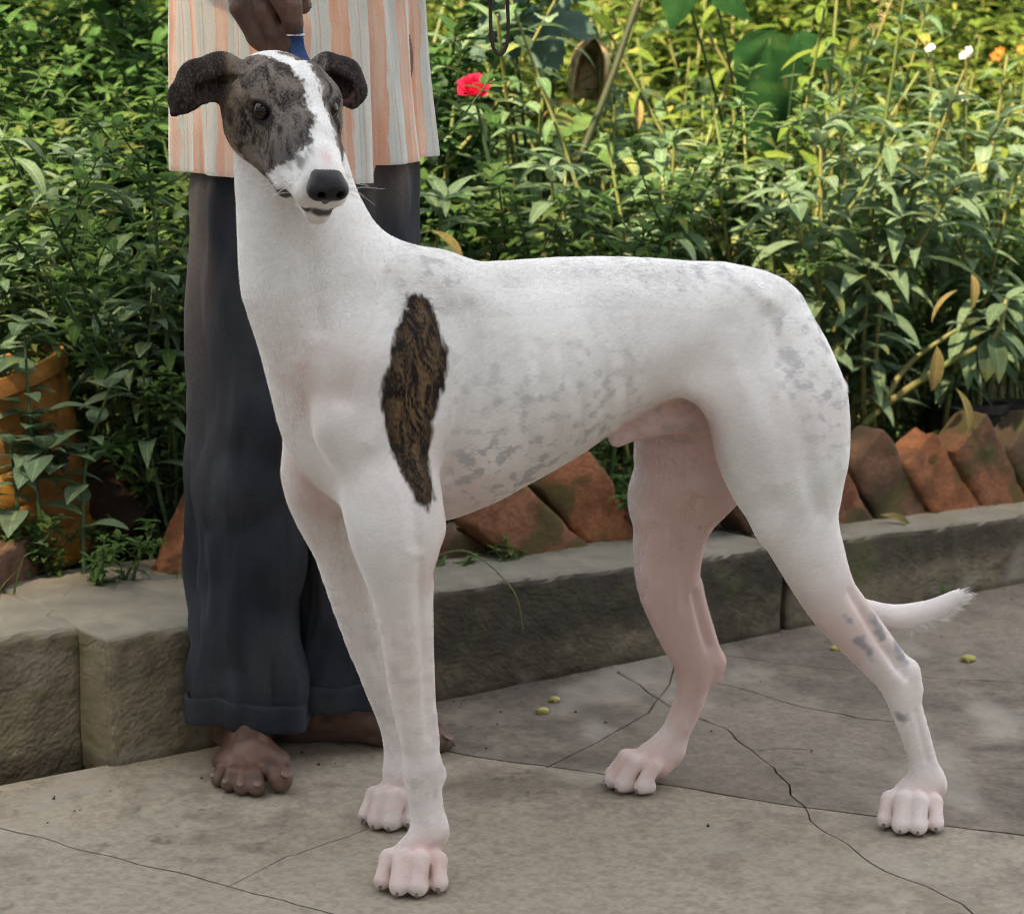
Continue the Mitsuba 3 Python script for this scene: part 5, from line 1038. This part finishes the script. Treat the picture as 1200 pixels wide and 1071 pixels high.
scene['m_bud'] = prin(lambda p, n, uv: mix((.30, .28, .07), (.42, .38, .14), noise(p.x * 300, p.y * 300, p.z * 300)), .6, .3)
for (u, v, lab, s) in [(636, 836, 'yellow green bud on the pavement, left one of the pair by the kerb', .007), (650, 822, 'darker green bud on the pavement, right one of the pair by the kerb', .006), (1135, 775, 'pale green bud on the pavement below the tail tip', .008), (979, 762, 'pale bud on the pavement beside the hock of the near hind leg', .006)]:
    d = np.array(at(u, v, 1.)) - [0, 0, .92]; o = np.array([0, 0, .92]) + d * (-.92 / d[2]); r = np.random.default_rng(int(u)); pt = []
    t_ = thing('fallen_bud', lab, 'bud'); m = trimesh.creation.icosphere(2, 1.); q = m.vertices * [1.3, .9, .7] * (1 + .45 * (meshkit.noise(m.vertices * 1.8 + u, 2)[:, None] - .4)) * s; add(t_, TM(q + o + [0, 0, s * .55], m.faces), 'm_bud')
    pt = [place(leaf_mesh(s * 2, s * .6, .8, .4, n=4, m=1), o + [0, 0, s * .5], rdir(.2, a), UPZ) for a in r.uniform(0, 6.28, 3)]; vv, f, u_ = join(pt); add(t_ + '__scale', TM(vv, f), 'm_leaf_dry', uv=u_)

# ---------------------------------------------------------------- trees: one with a pale trunk at the back, an unseen one added behind the viewer, its crown shaped to shade the pavement
scene['m_bark'] = prin(lambda p, n, uv: mix((.34, .25, .15), (.22, .15, .09), smoothstep(.35, .65, fbm(p.x * 12, p.y * 12, p.z * 4, 4))), .9, .2, lambda p, n, uv: .01 * fbm(p.x * 30, p.y * 30, p.z * 8, 3))
bl = leaf_mesh(.21, .055, .7, .25, n=4, m=1)
def tree(name, lab, path, centre, sd, limbs, per, seed, r0, shear=0.):
    t = thing(name, lab, 'tree'); r = np.random.default_rng(seed); tp = curve(path, 8); st = [tube3(tp, np.linspace(r0, r0 * .7, len(tp)), 14)]; lv = []
    for k in range(limbs):
        e = np.array(centre) + np.clip(r.normal(0, 1, 3), -1.7, 1.7) * sd; e[1] += shear * (e[0] - centre[0]); P = curve([tp[-1 - int(r.integers(0, 6))], (tp[-1] + e) / 2 + [0, 0, .3], e], 6); st.append(tube3(P, np.linspace(.05, .012, len(P)), 6))
        for q in range(per): lv.append(place(bl, e + np.clip(r.normal(0, .5, 3), -.9, .9) * [1.1, 1., .6], rdir(r.uniform(-.8, .4), r.uniform(0, 6.28)), UPZ, r.uniform(.8, 1.5)))
    v, f, u = join(st); add(t + '__trunk', TM(v, f), 'm_bark', True)
    v, f, u = join(lv); add(t + '__crown', TM(v, f), 'm_leaf_dark', uv=u, kind='stuff')
tree('tree', 'tree with a pale tan trunk showing at the back right near the top', [(1.235, 7.6, .0), (1.25, 7.62, .6), (1.30, 7.65, 1.5), (1.5, 7.9, 3.2), (1.6, 8.4, 4.6)], (1.7, 9.0, 5.8), (.9, .6, .5), 12, 160, 5, .115)
tree('tree', 'unseen tall tree added behind the viewer, its crown shaped to shade the pavement', [(-3.6, -3.4, -.05), (-3.5, -3.3, 1.5), (-3.2, -3.0, 3.2), (-2.9, -2.6, 4.8)], (-2.55, -2.4, 6.2), (1.2, .72, .40), 30, 245, 6, .16, .30)
